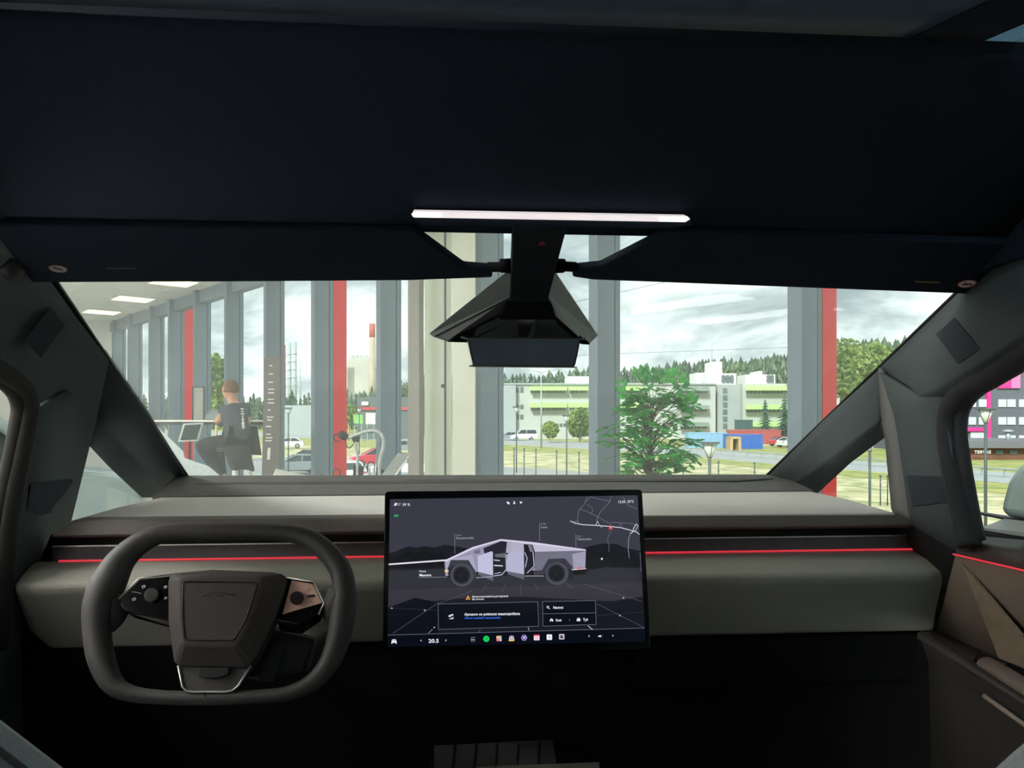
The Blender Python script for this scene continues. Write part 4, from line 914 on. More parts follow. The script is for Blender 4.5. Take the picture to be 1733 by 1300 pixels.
# ================================================================== STEERING WHEEL
WT = radians(24); wc = PY(372, 1035, 1.02); WNn = V((0, -cos(WT), sin(WT)))           # faces the driver, tilted up
def WH(x, y, o=0): p = PP(x, y, wc, WNn); return p + WNn * o
sw = empty('steering_wheel', wc, 'flat-topped squared steering wheel in dark leather', 'steering wheel')
rim = [(164, 1062, 22), (170, 1020, 27), (186, 982, 28), (207, 946, 23), (240, 918, 19), (285, 902, 16), (369, 900, 16), (470, 901, 15.5), (518, 910, 17), (553, 934, 18), (576, 965, 19), (583, 1000, 20), (581, 1035, 22), (573, 1080, 20), (557, 1122, 17), (531, 1153, 14.5), (490, 1173, 12), (440, 1179, 11), (351, 1182, 11), (270, 1180, 11), (218, 1173, 13), (189, 1155, 17), (171, 1113, 21)]
rs = smooth_closed(rim, 4)
b = MB(); b.tube([WH(x, y) for x, y, _ in rs], [r_ / FOC * 1.0 for _, _, r_ in rs], 18, closed=True); b.build('rim', M_wheel, sw)
b = MB(); b.tube([WH(348.5, 1169, .0), WH(349, 1178, .0093), WH(350, 1192, .002)], .0007, 4); b.build('seam', M_black, sw)
def plate(px, o0, o1, grow=0):
    return [WH(x, y, o0) for x, y in px], [WH(x, y, o1) for x, y in px]
# spoke pads joining the rim
b = MB(); b.tube([WH(x, y, -.004) for x, y in ((156, 1034), (178, 1028), (192, 1022), (206, 1017))], [.016, .0155, .013, .009], 20, flat=2.1); b.build('left_spoke_pad', M_wheel, sw)
b = MB(); b.tube([WH(x, y, -.004) for x, y in ((588, 1030), (574, 1026), (560, 1021), (549, 1018))], [.013, .0145, .012, .008], 20, flat=2.1); b.build('right_spoke_pad', M_wheel, sw)
lp = [(201, 1019), (238, 981), (300, 974), (300, 1048), (215, 1024)]
b = MB(); b.frustum([WH(x, y, -.03) for x, y in [(206, 1030), (240, 990), (310, 980), (310, 1066), (214, 1040)]], [WH(x, y, .004) for x, y in [(201, 1019), (238, 981), (310, 973), (310, 1056), (213, 1036)]]); b.build('left_spoke', M_piano, sw, bevel=.002)
b = MB(); b.frustum([WH(x, y, -.03) for x, y in [(465, 1064), (480, 985), (528, 992), (544, 1030), (536, 1046), (505, 1068)]], [WH(x, y, .002) for x, y in [(468, 1050), (485, 978), (531, 984), (551, 1023), (540, 1042), (505, 1058)]]); b.build('right_spoke', M_piano, sw, bevel=.002)
b = MB(); b.frustum([WH(x, y, .0) for x, y in [(478, 1041), (494, 983), (530, 989), (546, 1021)]], [WH(x, y, .0035) for x, y in [(478, 1041), (494, 983), (530, 989), (546, 1021)]]); b.build('control_panel', mat('panel_painted_reflection', (236, 190, 174), .4, .1), sw, bevel=.001)  # pinkish reflection put into the panel's base colour
b = MB(); b.tube([WH(200, 1019, .0055), WH(238, 980.5, .0055), WH(300, 973, .0055)], .0013, 6); b.build('silver_edge', M_silver, sw)
b = MB(); b.tube([WH(486, 979, .003), WH(531, 985.5, .003), WH(549, 1021, .003), WH(540, 1041, .003)], .0013, 6); b.build('silver_edge', M_silver, sw)
b = MB(); b.tube([WH(261, 1009.5, .003), WH(261, 1009.5, .011)], .0092, 24); b.build('scroll_wheel', mat('scroll_black', (34, 34, 36), .3), sw, bevel=.001)
b = MB(); b.tube([WH(503.5, 1014, .002), WH(503.5, 1014, .010)], .0085, 24); b.build('scroll_wheel', mat('scroll_brown', (40, 34, 32), .35), sw, bevel=.001)
b = MB(); b.tube([WH(521, 1011, .0042), WH(533, 1009, .0042)], .0014, 6); b.build('slot', M_black, sw)
M_ic = mat('glowing_icon', (190, 190, 195), .6, emit=(150, 150, 155), estr=.35)  # button symbols given a faint glow of their own
def icon(m, cx, cy, k):
    f = lambda x, y: WH(cx + x * k, cy + y * k, .0048)
    m.tube([f(-2, -1), f(1, -2), f(2, 0), f(-1, 2), f(-2, -1)], .0005, 4); m.tube([f(0, -2.4), f(2.6, -2.2), f(2.2, 1)], .0004, 4)
b = MB(); icon(b, 245, 995, 1.2); icon(b, 229, 1016, 1.2); icon(b, 282, 995.5, 1); icon(b, 282, 1014, .9); b.tube([WH(225, 1003, .0048), WH(232, 1003.5, .0048), WH(242, 1006, .0048)], .0003, 4); b.build('button_symbols', M_ic, sw)
b = MB(); icon(b, 522, 999, .8); icon(b, 526, 1020, .8); b.build('button_symbols', mat('pale_icon', (226, 196, 186), .6), sw)
hub = [(290, 990), (293, 978), (300, 974), (364, 968), (464, 972), (480, 975), (488, 981), (489, 990), (471, 1044), (432, 1122), (420, 1131), (308, 1129), (300, 1122), (291, 1056)]
pad = [(320, 997), (324, 992), (440, 992.5), (443.5, 997), (424, 1056), (406, 1086), (401, 1089), (330, 1088.5), (324, 1085), (321, 1056)]
def scl(px, k, cx=372, cy=1045): return [(cx + (x - cx) * k, cy + (y - cy) * k) for x, y in px]
b = MB(); b.frustum([WH(x, y, -.02) for x, y in scl(hub, .98)], [WH(x, y, .012) for x, y in hub])
ring_lo = [WH(x, y, .012) for x, y in hub]
tp = [(314, 990), (316, 987), (330, 984), (364, 983), (435, 984), (446, 985), (450, 988), (450, 994), (430, 1060), (410, 1095), (404, 1098), (324, 1098), (318, 1094), (315, 1056)]
ring_hi = [WH(x, y, .026) for x, y in tp]; b.frustum(ring_lo, ring_hi); b.build('airbag_cover', M_hub, sw, bevel=.004, weld=True)
b = MB(); pg = [WH(x, y, .0262) for x, y in pad]; b.tube(pg, .0009, 6, closed=True); b.build('cover_groove', M_black, sw)
b = MB(); b.tube([WH(x, y, .0264) for x, y in ((353, 1015), (372, 1008.5), (384, 1010), (408, 1014))], .0004, 5); b.tube([WH(366, 1015.5, .0264), WH(388, 1014.5, .0264)], .0003, 4); b.build('embossed_emblem', M_black, sw)
b = MB(); b.tube([WH(x, y, .024) for x, y in ((358, 1107), (358, 1103), (370, 1102.5))], .0004, 5); b.build('embossed_mark', M_black, sw)
u_ = [(305, 1128), (312, 1163), (318, 1170), (328, 1172), (385, 1172), (396, 1170), (406, 1162), (427, 1127)]
b = MB(); b.prism([WH(x, y, .006) for x, y in u_], WNn * -.015); b.build('lower_spoke', mat('lower_spoke_satin', (84, 80, 78), .35, .5), sw)
b = MB(); b.tube([WH(x, y, .008) for x, y in u_], .0014, 6); b.build('silver_edge', M_silver, sw)
b = MB(); b.prism([WH(x, y, .0065) for x, y in ((342, 1131), (392, 1131), (390, 1143), (375, 1149), (350, 1149), (340, 1146))], WNn * .006); b.build('spoke_insert', M_black, sw, bevel=.001)
cl = empty('steering_column', WH(430, 1080, -.2), 'black steering column shroud behind the wheel', 'steering column')
b = MB(); b.frustum([WH(x, y, -.03) for x, y in ((440, 1050), (535, 1072), (515, 1140), (440, 1150), (330, 1140), (330, 1050))], [WH(x, y, -.26) for x, y in ((440, 1000), (520, 1010), (505, 1080), (440, 1100), (360, 1090), (360, 1000))]); b.build('shroud', M_black, cl, bevel=.01)
b = MB(); b.prism([WH(x, y, -.028) for x, y in ((458, 1085), (478, 1085), (455, 1150), (428, 1150))], WNn * .003); b.build('shroud_rib', mat('shroud_grey', (44, 46, 50), .5), cl)

# ================================================================== TOUCHSCREEN
st = radians(11); TLp = PY(652, 832, 1.25); SN = None
TR_, BRp, BLp = PY(1086, 829, 1.25), PY(1100, 1098, 1.2), PY(648, 1108, 1.2)
SN = (TR_ - TLp).cross(BLp - TLp).normalized()
if SN.dot(CAM - TLp) < 0: SN = -SN
def SC(x, y, o=0): p = PP(x, y, TLp, SN); return p + SN * o
ts = empty('touchscreen', SC(870, 1000, -.03), 'large landscape touchscreen showing a silver pickup truck', 'touchscreen')
oc = smooth_closed([(651, 838), (653, 833), (658, 831.5), (1080, 828.5), (1085, 829.5), (1087, 835), (1101, 1090), (1100, 1096), (1093, 1098.5), (656, 1108), (649, 1106), (647.5, 1099)], 1)
b = MB(); b.prism([SC(x, y, 0) for x, y in oc], -SN * .018); b.build('casing', mat('screen_casing', (10, 12, 17), .12, spec=.3), ts, bevel=.0015)
b = MB(); c_b = SC(872, 960, -.05); b.box(c_b + V((0, .045, 0)), (.12, .13, .08)); b.build('mounting_arm', M_black, ts)
UIM = {}
def em_(c, k=1.0):
    key = (c, k)
    if key not in UIM: UIM[key] = mat('display_%d_%d_%d_%d' % (c[0], c[1], c[2], int(k * 100)), (3, 3, 4), .12, emit=c, estr=k, spec=.3, var=0)
    return UIM[key]
class UI:
    def __init__(s, name, lay): s.m = MB(); s.name = name; s.o = .0002 + lay * .00012
    def poly(s, pts, c, d=0): s.m.use(em_(c)); s.m.face([SC(x, y, s.o + d * .00002) for x, y in pts]); return s
    def line(s, pts, w_, c, d=1):
        s.m.use(em_(c)); h_ = w_ / 2
        for (x0, y0), (x1, y1) in zip(pts, pts[1:]):
            l = math.hypot(x1 - x0, y1 - y0) or 1; nx, ny = -(y1 - y0) / l * h_, (x1 - x0) / l * h_
            s.m.face([SC(x0 + nx, y0 + ny, s.o + d * .00002), SC(x1 + nx, y1 + ny, s.o + d * .00002), SC(x1 - nx, y1 - ny, s.o + d * .00002), SC(x0 - nx, y0 - ny, s.o + d * .00002)])
        return s
    def circ(s, cx, cy, r, c, d=0, ry=None): return s.poly([(cx + r * cos(i * pi / 12), cy + (ry or r) * sin(i * pi / 12)) for i in range(24)], c, d)
    def text(s, t, x0, y, h, x1, c, d=2, bold=.012, slope=-.014): s.m.use(em_(c)); put_text(s.m, t, lambda x, yy: SC(x, yy, s.o + d * .00002), x0, y, h, x1, 1.0, bold, slope); return s
    def build(s): return s.m.build(s.name, None, ts)
u = UI('display', 0)
u.poly([(660, 845), (1079, 838.5), (1091, 1064), (656, 1076)], (58, 58, 70))
u.poly([(656.5, 1076), (1091, 1064), (1092, 1086), (656, 1095)], (9, 13, 24))
u.poly([(657.5, 1000), (1086.5, 985), (1089, 1030), (657, 1040)], (52, 50, 60), 1)
u.poly([(657, 1030), (760, 1014), (880, 1010), (1000, 1016), (1089, 1020), (1091, 1064), (656, 1076)], (26, 27, 36), 2)
u.poly([(657, 1028.5), (702, 1012), (745, 1020), (741, 1074), (656, 1076)], (14, 17, 26), 3)
u.poly([(1008, 1022), (1060, 1014), (1088.5, 1010), (1091, 1064), (1008, 1066)], (22, 25, 34), 3)
u.build()
u = UI('landscape_picture', 1)
mnt = [(658.5, 936), (668, 934), (680, 929), (692, 925), (706, 927), (718, 924), (735, 927), (752, 922), (780, 926), (800, 930), (980, 930), (1000, 924), (1020, 920), (1044, 921), (1060, 928), (1083.5, 932), (1086, 966), (1000, 962), (760, 965), (657.8, 968)]
u.poly(mnt, (26, 27, 35)); 
u.poly([(658.3, 944), (672, 942), (690, 934), (704, 938), (716, 932), (736, 938), (750, 934), (760, 960), (657.8, 962)], (17, 18, 25), 1)
u.poly([(992, 940), (1004, 934), (1018, 936), (1030, 929), (1050, 935), (1070, 934), (1084.5, 944), (1086, 960), (1040, 962), (992, 960)], (18, 19, 26), 1)
u.poly([(657.8, 966), (770, 962), (1000, 958), (1086, 962), (1086.5, 985), (657.5, 1000)], (44, 44, 54), 1)
u.poly([(992, 942), (1012, 944), (1042, 958), (1000, 964), (990, 962)], (20, 21, 28), 2)
u.line([(657.9, 955.3), (758, 948)], 2.6, (226, 224, 236), 3)
for xa, ya, xb, yb in ((824, 990, 815, 1002), (855, 988, 850, 1002), (881, 988, 882, 1008), (905, 987, 911, 1000), (954, 985, 970, 995), (985, 988, 1087, 1018), (742, 1020, 665, 1072), (1010, 1022, 1090, 1062), (800, 1000, 741, 1022)): u.line([(xa, ya), (xb, yb)], .8, (84, 84, 98), 4)
for pts in ([(658, 1000), (760, 996), (1088, 994)], [(657, 1029), (742, 1033)], [(1008, 1042), (1089, 1036)], [(1010, 1012), (1089, 1010)]): u.line(pts, .5, (60, 60, 72), 4)
for x, y in ((663, 1029.5), (719, 1033), (735, 1062), (1049, 1042), (1055, 1012)): u.circ(x, y, 1.5, (200, 205, 215), 5, .9)
u.line([(732, 1065), (725, 1072)], .9, (140, 144, 156), 5); u.line([(810, 1071), (813, 1066)], .8, (110, 114, 126), 5); u.line([(894, 1062), (895, 1067)], 1, (170, 175, 190), 5); u.line([(995, 1059), (1003, 1066)], 1.2, (190, 195, 205), 5)
u.line([(656.4, 1075), (1091, 1063)], .9, (98, 104, 118), 5)
u.circ(1018.5, 946, 1.5, (235, 235, 240), 5, 2.0)
u.build()
# vehicle picture
u = UI('vehicle_picture', 3)
A1, A2, A3 = (196, 192, 218), (150, 148, 172), (96, 96, 112)
DKc = (24, 24, 32)
u.poly([(757, 978), (790, 975), (990, 973), (996, 964), (992, 955), (760, 960)], DKc, 0)
u.poly([(753.5, 948), (800, 926), (847.5, 913), (905, 918), (991.5, 930), (990.5, 961), (968, 964), (800, 968), (755, 975)], A2, 1)
u.poly([(753.5, 948), (800, 926), (847.5, 912.5), (905, 918), (991.5, 930), (991, 932), (905, 921.5), (848, 915), (803, 928.5), (754, 951)], (214, 210, 232), 5)
u.poly([(848, 915.5), (905, 921.5), (990.5, 932), (905, 934), (862, 936), (862, 916)], (190, 186, 208), 2)
u.poly([(905, 934), (990.5, 932), (990, 961), (968, 964), (905, 966)], (112, 111, 128), 2)
u.poly([(968, 938), (991, 933), (990.3, 961), (971, 963)], (158, 155, 178), 3)
u.poly([(754, 950), (762, 946), (800, 939), (806, 970), (790, 972), (762, 960), (755, 972)], (168, 165, 190), 2)
# glass opening and pillars
u.poly([(818, 928), (848, 916), (866, 917.5), (863, 935), (856, 940), (820, 938)], (38, 38, 50), 6)
u.poly([(802, 933), (812, 929), (812, 937), (802, 937)], (110, 108, 128), 6)
u.poly([(858, 917), (867, 918), (864, 936), (856, 936)], (172, 168, 192), 7)
u.poly([(886, 921), (901, 922), (905, 934), (905, 960), (893, 972), (886, 968)], (30, 30, 40), 6)
u.poly([(893, 921), (899, 921.5), (903, 934), (897, 934)], (120, 118, 136), 7)
u.line([(902, 934), (904, 958), (892, 970)], 1.3, (196, 194, 212), 8)
u.line([(888, 935), (892, 945), (889, 960)], 1.5, (176, 174, 196), 8)
u.poly([(834, 938), (858, 936), (856, 966), (848, 973), (834, 975)], (30, 30, 40), 6)
u.poly([(837, 938), (855, 936), (856, 944), (838, 943)], (100, 100, 114), 7)
u.line([(836, 948), (846, 949)], 2, (190, 188, 205), 8); u.line([(836, 957), (851, 958)], 2, (205, 203, 220), 8); u.line([(837, 971), (848, 969)], 1.2, (190, 188, 205), 8)
u.line([(856, 938), (857, 964), (849, 973), (835, 975)], 1.4, (186, 184, 206), 8)
# doors
u.poly([(808.5, 941), (832, 933), (834, 935), (834.5, 974), (809, 968)], (192, 190, 220), 9)
u.poly([(809, 968), (834.5, 974), (834.5, 983.5), (809.5, 973)], A3, 9)
u.poly([(858, 939), (864, 934), (885, 932), (886.5, 934), (887, 972), (858, 967)], (180, 178, 206), 9)
u.poly([(866, 917.5), (886, 920), (887, 933), (864, 935)], (176, 173, 196), 8)
u.poly([(858, 967), (887, 972), (887, 981), (859, 972)], A3, 9)
# wheel arches
def arch(x, y, k, d=10):
    u.poly([(x - 27 * k, y + 4), (x - 21 * k, y - 17), (x - 15 * k, y - 22), (x + 12 * k, y - 23), (x + 22 * k, y - 4), (x + 29 * k, y + 8), (x + 20 * k, y + 8), (x + 8 * k, y - 14), (x - 12 * k, y - 14), (x - 20 * k, y)], (44, 44, 54), d)
u.poly([(757, 964), (763, 948), (792, 948), (800, 962), (806, 976), (800, 978), (760, 978)], (34, 34, 44), 9)
u.poly([(919, 966), (931, 946), (955, 945), (968, 962), (970, 982), (963, 980), (920, 976)], (34, 34, 44), 9)
u.poly([(757, 964), (763, 949), (766, 948.5), (793, 948), (803, 964), (807, 972), (812, 980), (800, 978), (790, 957), (766, 958)], (56, 56, 68), 10)
u.poly([(903, 966), (917, 965), (928, 946), (956, 945), (969, 960), (966, 966), (953, 951), (932, 952), (920, 973), (903, 974)], (56, 56, 68), 10)
for x, y in ((782, 973.5), (942.5, 970.5)):
    u.circ(x, y, 19.8, (72, 72, 82), 11, 19.6); u.circ(x - .8, y - .2, 15, (40, 40, 50), 12, 15.2); u.circ(x - 1, y, 12, (22, 22, 30), 13, 12.4)
    for k in range(6): u.line([(x - 1, y), (x - 1 + 10.5 * cos(k * pi / 3), y + 10.5 * sin(k * pi / 3))], .5, (46, 46, 56), 14)
u.line([(752.8, 950), (754.5, 975)], 1.2, (150, 150, 168), 11)
u.poly([(752.5, 965), (759, 964.5), (759, 968), (753, 968.5)], (244, 204, 140), 12)
u.poly([(966, 966), (992, 961), (993, 963), (983, 972), (974, 974), (970, 968)], (20, 20, 28), 10)
u.line([(968, 964.5), (992, 962.5)], 1.3, (226, 224, 236), 12); u.poly([(978, 960.5), (984, 960), (984, 963), (978, 963.5)], (226, 90, 80), 13)
u.line([(806, 978), (834, 976)], .8, (200, 198, 214), 11); u.line([(888, 975), (920, 975)], .9, (180, 178, 196), 11)
u.build()
# map
u = UI('map_picture', 2); gl = (120, 122, 138); wl = (214, 216, 228)
for pts, w_, c in (([(965, 882), (975, 886), (985, 888), (1010, 889.5), (1030, 891), (1050, 893), (1065, 897), (1078, 901)], 1.3, wl), ([(994, 840), (988, 855), (981, 862), (978, 870), (977, 885)], .7, gl), ([(980, 861), (1000, 869), (1018, 878), (1026, 884), (1034, 886)], .7, gl),
                   ([(1035, 840), (1030, 852), (1017, 865), (1011, 876), (1010, 884)], .8, gl), ([(993, 853), (1002, 860), (1003, 866), (999, 870)], .7, gl), ([(990, 850), (1000, 841), (1014, 845), (1034, 849)], .7, gl), ([(1055, 842), (1062, 855), (1079, 862)], .7, gl), ([(1034, 898), (1028, 912), (1031, 928), (1030, 935)], .6, gl),
                   ([(1078, 886), (1072, 896), (1064, 910), (1063, 930), (1065, 945)], .9, (150, 152, 168)), ([(1034, 884), (1050, 885), (1070, 886), (1080, 890)], .7, gl), ([(1048, 885), (1050, 893)], .7, gl), ([(1052, 885), (1053, 895)], .7, gl), ([(1008, 889), (1011, 882), (1014, 889), (1019, 893)], .7, wl), ([(972, 888), (980, 884), (976, 881), (970, 884)], .7, gl),
                   ([(1066, 903), (1076, 897), (1080, 890), (1076, 887), (1072, 894), (1070, 902)], .8, wl), ([(1078, 901), (1082, 905)], 1.2, wl), ([(1083, 935), (1085, 968)], .8, (110, 114, 128))): u.line(pts, w_, c)
u.poly([(1033.5, 887.5), (1037.5, 897), (1033.5, 895), (1029.5, 897)], (236, 70, 100), 3); u.poly([(1033.5, 890.5), (1034.7, 894), (1033.5, 893.4), (1032.3, 894)], (250, 200, 210), 4)
u.build()
# lettering
Wc = (236, 236, 244); Gc = (150, 152, 166)
def ut(*a, **k): u_t = UI('interface_text', 4); u_t.text(*a, **k); u_t.build()
ut('39 %', 681, 856.3, 4.2, 694, Wc); ut('12.55', 1045.5, 851.5, 4.0, 1058, Wc); ut('25°C', 1061.5, 851, 4.0, 1072.5, Wc)
ut('Etutavaratila', 772, 912.7, 4.0, 802, (170, 170, 184), bold=0); ut('Avaa', 772, 907, 2.6, 781, Gc, bold=0); ut('Lava', 915, 894, 4.0, 926, (180, 180, 194), bold=0); ut('Sulje', 915, 888, 2.8, 924, Gc, bold=0); ut('Takaluukku', 976, 914.5, 4.0, 1000.5, (170, 170, 184), bold=0); ut('Avaa', 976, 908.5, 2.6, 984, Gc, bold=0)
ut('Matala', 709.5, 968.5, 3.2, 721, Wc, bold=0); ut('Maavara', 709.5, 975.5, 4.2, 730, Wc, bold=.02)
ut('Ajoneuvotunnistimia pois käytöstä', 798.5, 1011.3, 3.2, 860, Wc); ut('Aja varovasti', 798.5, 1015.5, 2.8, 819, Wc)
ut('Ajoneuvo on poistunut maastoajotilasta', 786, 1042, 4.6, 880, Wc, bold=.02)
ut('Navigoi', 936, 1030.5, 4.4, 953, Wc, bold=.02); ut('Koti', 940.5, 1051.8, 4.2, 950, Wc, bold=.02); ut('Työ', 986.5, 1050.8, 4.4, 995, Wc, bold=.02)
ut('20.5', 725, 1088, 6.4, 742.5, Wc, bold=.02)
ut('<', 711, 1086.5, 4.5, 714, Wc, bold=0); ut('>', 753, 1086, 4.5, 756, Wc, bold=0); ut('<', 995, 1079, 4.5, 998, Wc, bold=0); ut('>', 1035.5, 1078.3, 4.5, 1038.5, Wc, bold=0)
ut('Aktivoi uudelleen napauttamalla', 786, 1047.8, 3.4, 847, (60, 120, 255), bold=.01)
u = UI('message_box', 2)
u.poly([(741.5, 1022.5), (910, 1018.5), (911.5, 1060), (742, 1065.5)], (13, 17, 26), 0); u.line([(741.5, 1022.5), (910, 1018.5), (911.5, 1060), (742, 1065.5), (741.5, 1022.5)], .9, (96, 102, 116)); u.build(); u = UI('navigation_box', 2); u.poly([(918, 1018.2), (1007.5, 1016.5), (1009, 1057), (919, 1060)], (12, 16, 26), 0)
for pts in ([(918, 1018.2), (1007.5, 1016.5), (1009, 1057), (919, 1060), (918, 1018.2)], [(918, 1039), (1008.5, 1037.3)]): u.line(pts, .9, (96, 102, 116))
u.line([(964, 1047), (964, 1051)], .6, (130, 134, 146)); u.build(); u = UI('pointer_lines', 2)
for x, y0, y1 in ((769.5, 903, 937), (913, 885, 916), (974.5, 905, 926)): u.line([(x, y0), (x + .2, y1)], .7, (130, 132, 148))
u.line([(709, 977.5), (776, 976.5)], .6, (150, 152, 166)); u.build()
u = UI('status_icons', 4)
u.poly([(668.5, 851.5), (672.5, 851.5), (670.5, 856), (666.5, 856)], Wc); u.poly([(673.5, 851.5), (679, 851.5), (677, 856), (671.5, 856)], (120, 122, 134))
u.poly([(667.5, 870.5), (670.3, 872.5), (673, 870.5), (673.8, 871), (673.8, 875), (670.3, 874), (667.5, 876)], (40, 190, 100))
u.circ(859, 850.5, 1.6, Wc); u.circ(860.8, 852, 1.8, Wc, 1); u.circ(870.2, 849.5, 1.2, Wc); u.poly([(868, 853), (869, 851), (871.5, 851), (872.5, 853)], Wc); u.poly([(879, 849.8), (881.5, 848.8), (884, 849.8), (881.5, 853)], Wc)
u.poly([(792, 1007.5), (796.2, 1014.5), (788, 1015)], (244, 168, 70)); u.poly([(792, 1009.8), (794.3, 1013.6), (789.9, 1013.9)], (40, 26, 16), 1); u.line([(792, 1010.8), (792, 1013)], .6, (255, 220, 160), 2)
u.poly([(759, 1042), (765, 1039.5), (767.5, 1040), (767.5, 1041.5), (762, 1042.8), (764, 1044), (759, 1044)], Wc); u.poly([(759, 1048), (767.5, 1044), (767.5, 1048)], (190, 192, 200))
u.circ(927, 1027.5, 2.0, Wc); u.circ(927, 1027.5, 1.2, (12, 16, 26), 1); u.line([(928.3, 1029), (930.3, 1031)], .9, Wc, 1)
u.poly([(930.7, 1049), (933.4, 1046.5), (936, 1049), (936, 1052), (934.2, 1052), (934.2, 1050), (932.6, 1050), (932.6, 1052), (930.7, 1052)], Wc)
u.poly([(976, 1047.5), (982, 1047.2), (982, 1051.3), (976, 1051.5)], Wc); u.line([(977.5, 1047.5), (977.7, 1046), (980.3, 1046), (980.5, 1047.3)], .7, Wc)
u.poly([(664, 1082.3), (669.5, 1082), (671, 1085), (671.5, 1089.6), (669.7, 1089.6), (669.7, 1088), (664, 1088), (664, 1089.8), (662.4, 1089.8), (662.8, 1085)], Wc); u.line([(664.2, 1084.2), (669.8, 1084)], .8, (12, 16, 26), 1)
u.poly([(1012, 1076.3), (1014.5, 1076.2), (1016, 1074.4), (1016, 1079), (1014.5, 1077.8), (1012, 1077.8)], Wc); u.circ(1015.6, 1076.8, 1.6, Wc); u.line([(1019, 1075), (1019, 1078)], .5, Gc); u.build()
# dock icons: one part each
def dock(lbl, fn):
    u = UI('app_icon', 3); fn(u); o = u.build(); o['label'] = lbl
def sqr(u, x, y, c, r=4.4, d=0): u.poly([(x - r, y - r + .6), (x - r + .8, y - r), (x + r - .8, y - r), (x + r, y - r + .8), (x + r, y + r - .8), (x + r - .8, y + r), (x - r + .8, y + r), (x - r, y + r - .8)], c, d)
def i1(u): u.line([(797.5, 1079), (804.5, 1078.8)], .7, (150, 154, 166)); u.line([(797.3, 1086), (804.5, 1085.8)], .6, (110, 114, 126)); u.line([(797.3, 1079), (797.3, 1086)], .6, (130, 134, 146)); u.text('BOX', 798.2, 1083.8, 2.0, 804, Wc, bold=.01)
def i2(u): u.circ(823, 1081.3, 5.2, (30, 215, 90)); [u.line([(819.6 + k * .4, 1079 + k * 2.2), (823, 1078.2 + k * 2.2), (826.4 - k * .4, 1079.4 + k * 2.2)], .7, (14, 140, 60), 2) for k in range(3)]
def i3(u): sqr(u, 844.5, 1080.8, (236, 200, 186)); u.poly([(842, 1077), (846, 1075.6), (849, 1079), (845, 1082)], (250, 186, 80), 1); u.poly([(846, 1078), (849, 1077), (849, 1082), (846.5, 1083)], (110, 200, 220), 2); u.poly([(840.4, 1080), (844, 1081), (846, 1085), (840.4, 1085)], (226, 110, 130), 2)
def i4(u): u.poly([(861.5, 1084), (861.5, 1079), (863.5, 1076), (868, 1076), (870, 1079), (870, 1084)], (214, 206, 214)); u.circ(865.8, 1079.6, 3.0, (120, 110, 130), 1); u.circ(865.8, 1079.6, 1.8, (226, 220, 228), 2); u.poly([(861, 1083.4), (870.4, 1083), (870.4, 1085), (861, 1085.3)], (246, 200, 110), 3)
def hexp(cx, cy, r): return [(cx + r * cos(radians(a_)), cy + r * sin(radians(a_))) for a_ in range(0, 360, 60)]
def i5(u): u.poly(hexp(887, 1079.4, 5.2), (196, 180, 240)); u.poly(hexp(887, 1079.4, 4.1), (74, 40, 130), 1); u.circ(887, 1079.4, 2.2, (200, 176, 246), 2); u.poly([(886, 1080), (889, 1076.8), (889.6, 1078)], (240, 236, 255), 3)
def i6(u): sqr(u, 908.2, 1079, (250, 222, 226), 4.8); u.poly([(903.5, 1074.3), (913, 1074.1), (913, 1076.2), (903.5, 1076.4)], (230, 60, 90), 1); [u.line([(905.5, 1078.4 + 1.6 * k), (911, 1078.3 + 1.6 * k)], .5, (214, 150, 166), 2) for k in range(3)]
def i7(u): sqr(u, 929.7, 1078.5, (240, 242, 246), 4.6); u.line([(929.7, 1076), (929.7, 1081)], 1.4, (150, 156, 172), 2); u.line([(932, 1076), (932, 1081)], .5, (190, 194, 206), 2)
def i8(u): sqr(u, 950.6, 1077.7, (206, 190, 204), 4.6); u.circ(950.6, 1077.8, 2.8, (40, 38, 48), 1); u.line([(950.6, 1077.8), (952.8, 1076)], .8, (220, 220, 228), 2)
for lbl, fn in (('outlined square app icon', i1), ('round green app icon', i2), ('orange and pink app icon', i3), ('white arched app icon', i4), ('purple hexagon app icon', i5), ('red-topped calendar icon', i6), ('white list app icon', i7), ('grey app icon with a dial', i8)): dock(lbl, fn)

# ================================================================== SHOWROOM OBJECTS
# ---- ficus plant
T5 = 5.2
M_leaf = leafmat('ficus_leaf', (34, 140, 58), (88, 206, 92), .5, 12); M_stem = mat('ficus_stem', (86, 72, 54), .8)
pb = D(1101, HY, T5); pb.z = 0
pl = empty('potted_ficus', pb, 'tall leafy green ficus plant in front of the grey mullion', 'plant')
zc = lambda y: CZ + (HY - y) / FOC * T5
b = MB(); fo = MB(); random.seed(11)
topz = zc(632)
trunk = [pb + V((0, 0, .28)), pb + V((.02, 0, .6)), pb + V((-.01, .02, 1.0)), pb + V((.01, 0, 1.35))]
b.tube(trunk, [.02, .018, .014, .008], 8)
b.tube([pb + V((.03, .02, .28)), pb + V((-.03, .03, .6)), pb + V((.03, -.02, 1.0)), pb + V((-.05, 0, 1.3))], [.016, .014, .011, .007], 8)
def leaf(m, p, d, l, up):
    d = d.normalized(); sd_ = d.cross(up).normalized(); n_ = sd_.cross(d)
    w_ = l * .28
    a_, q1, q2, tip = p, p + d * l * .4 + n_ * l * .06, p + d * l * .75 + n_ * l * .02, p + d * l
    L1, L2 = p + d * l * .35 + sd_ * w_ + n_ * .0, p + d * l * .7 + sd_ * w_ * .7; R1, R2 = p + d * l * .35 - sd_ * w_, p + d * l * .7 - sd_ * w_ * .7
    m.face([a_, q1, L1]); m.face([L1, q1, q2, L2]); m.face([L2, q2, tip]); m.face([a_, R1, q1]); m.face([R1, R2, q2, q1]); m.face([R2, tip, q2])
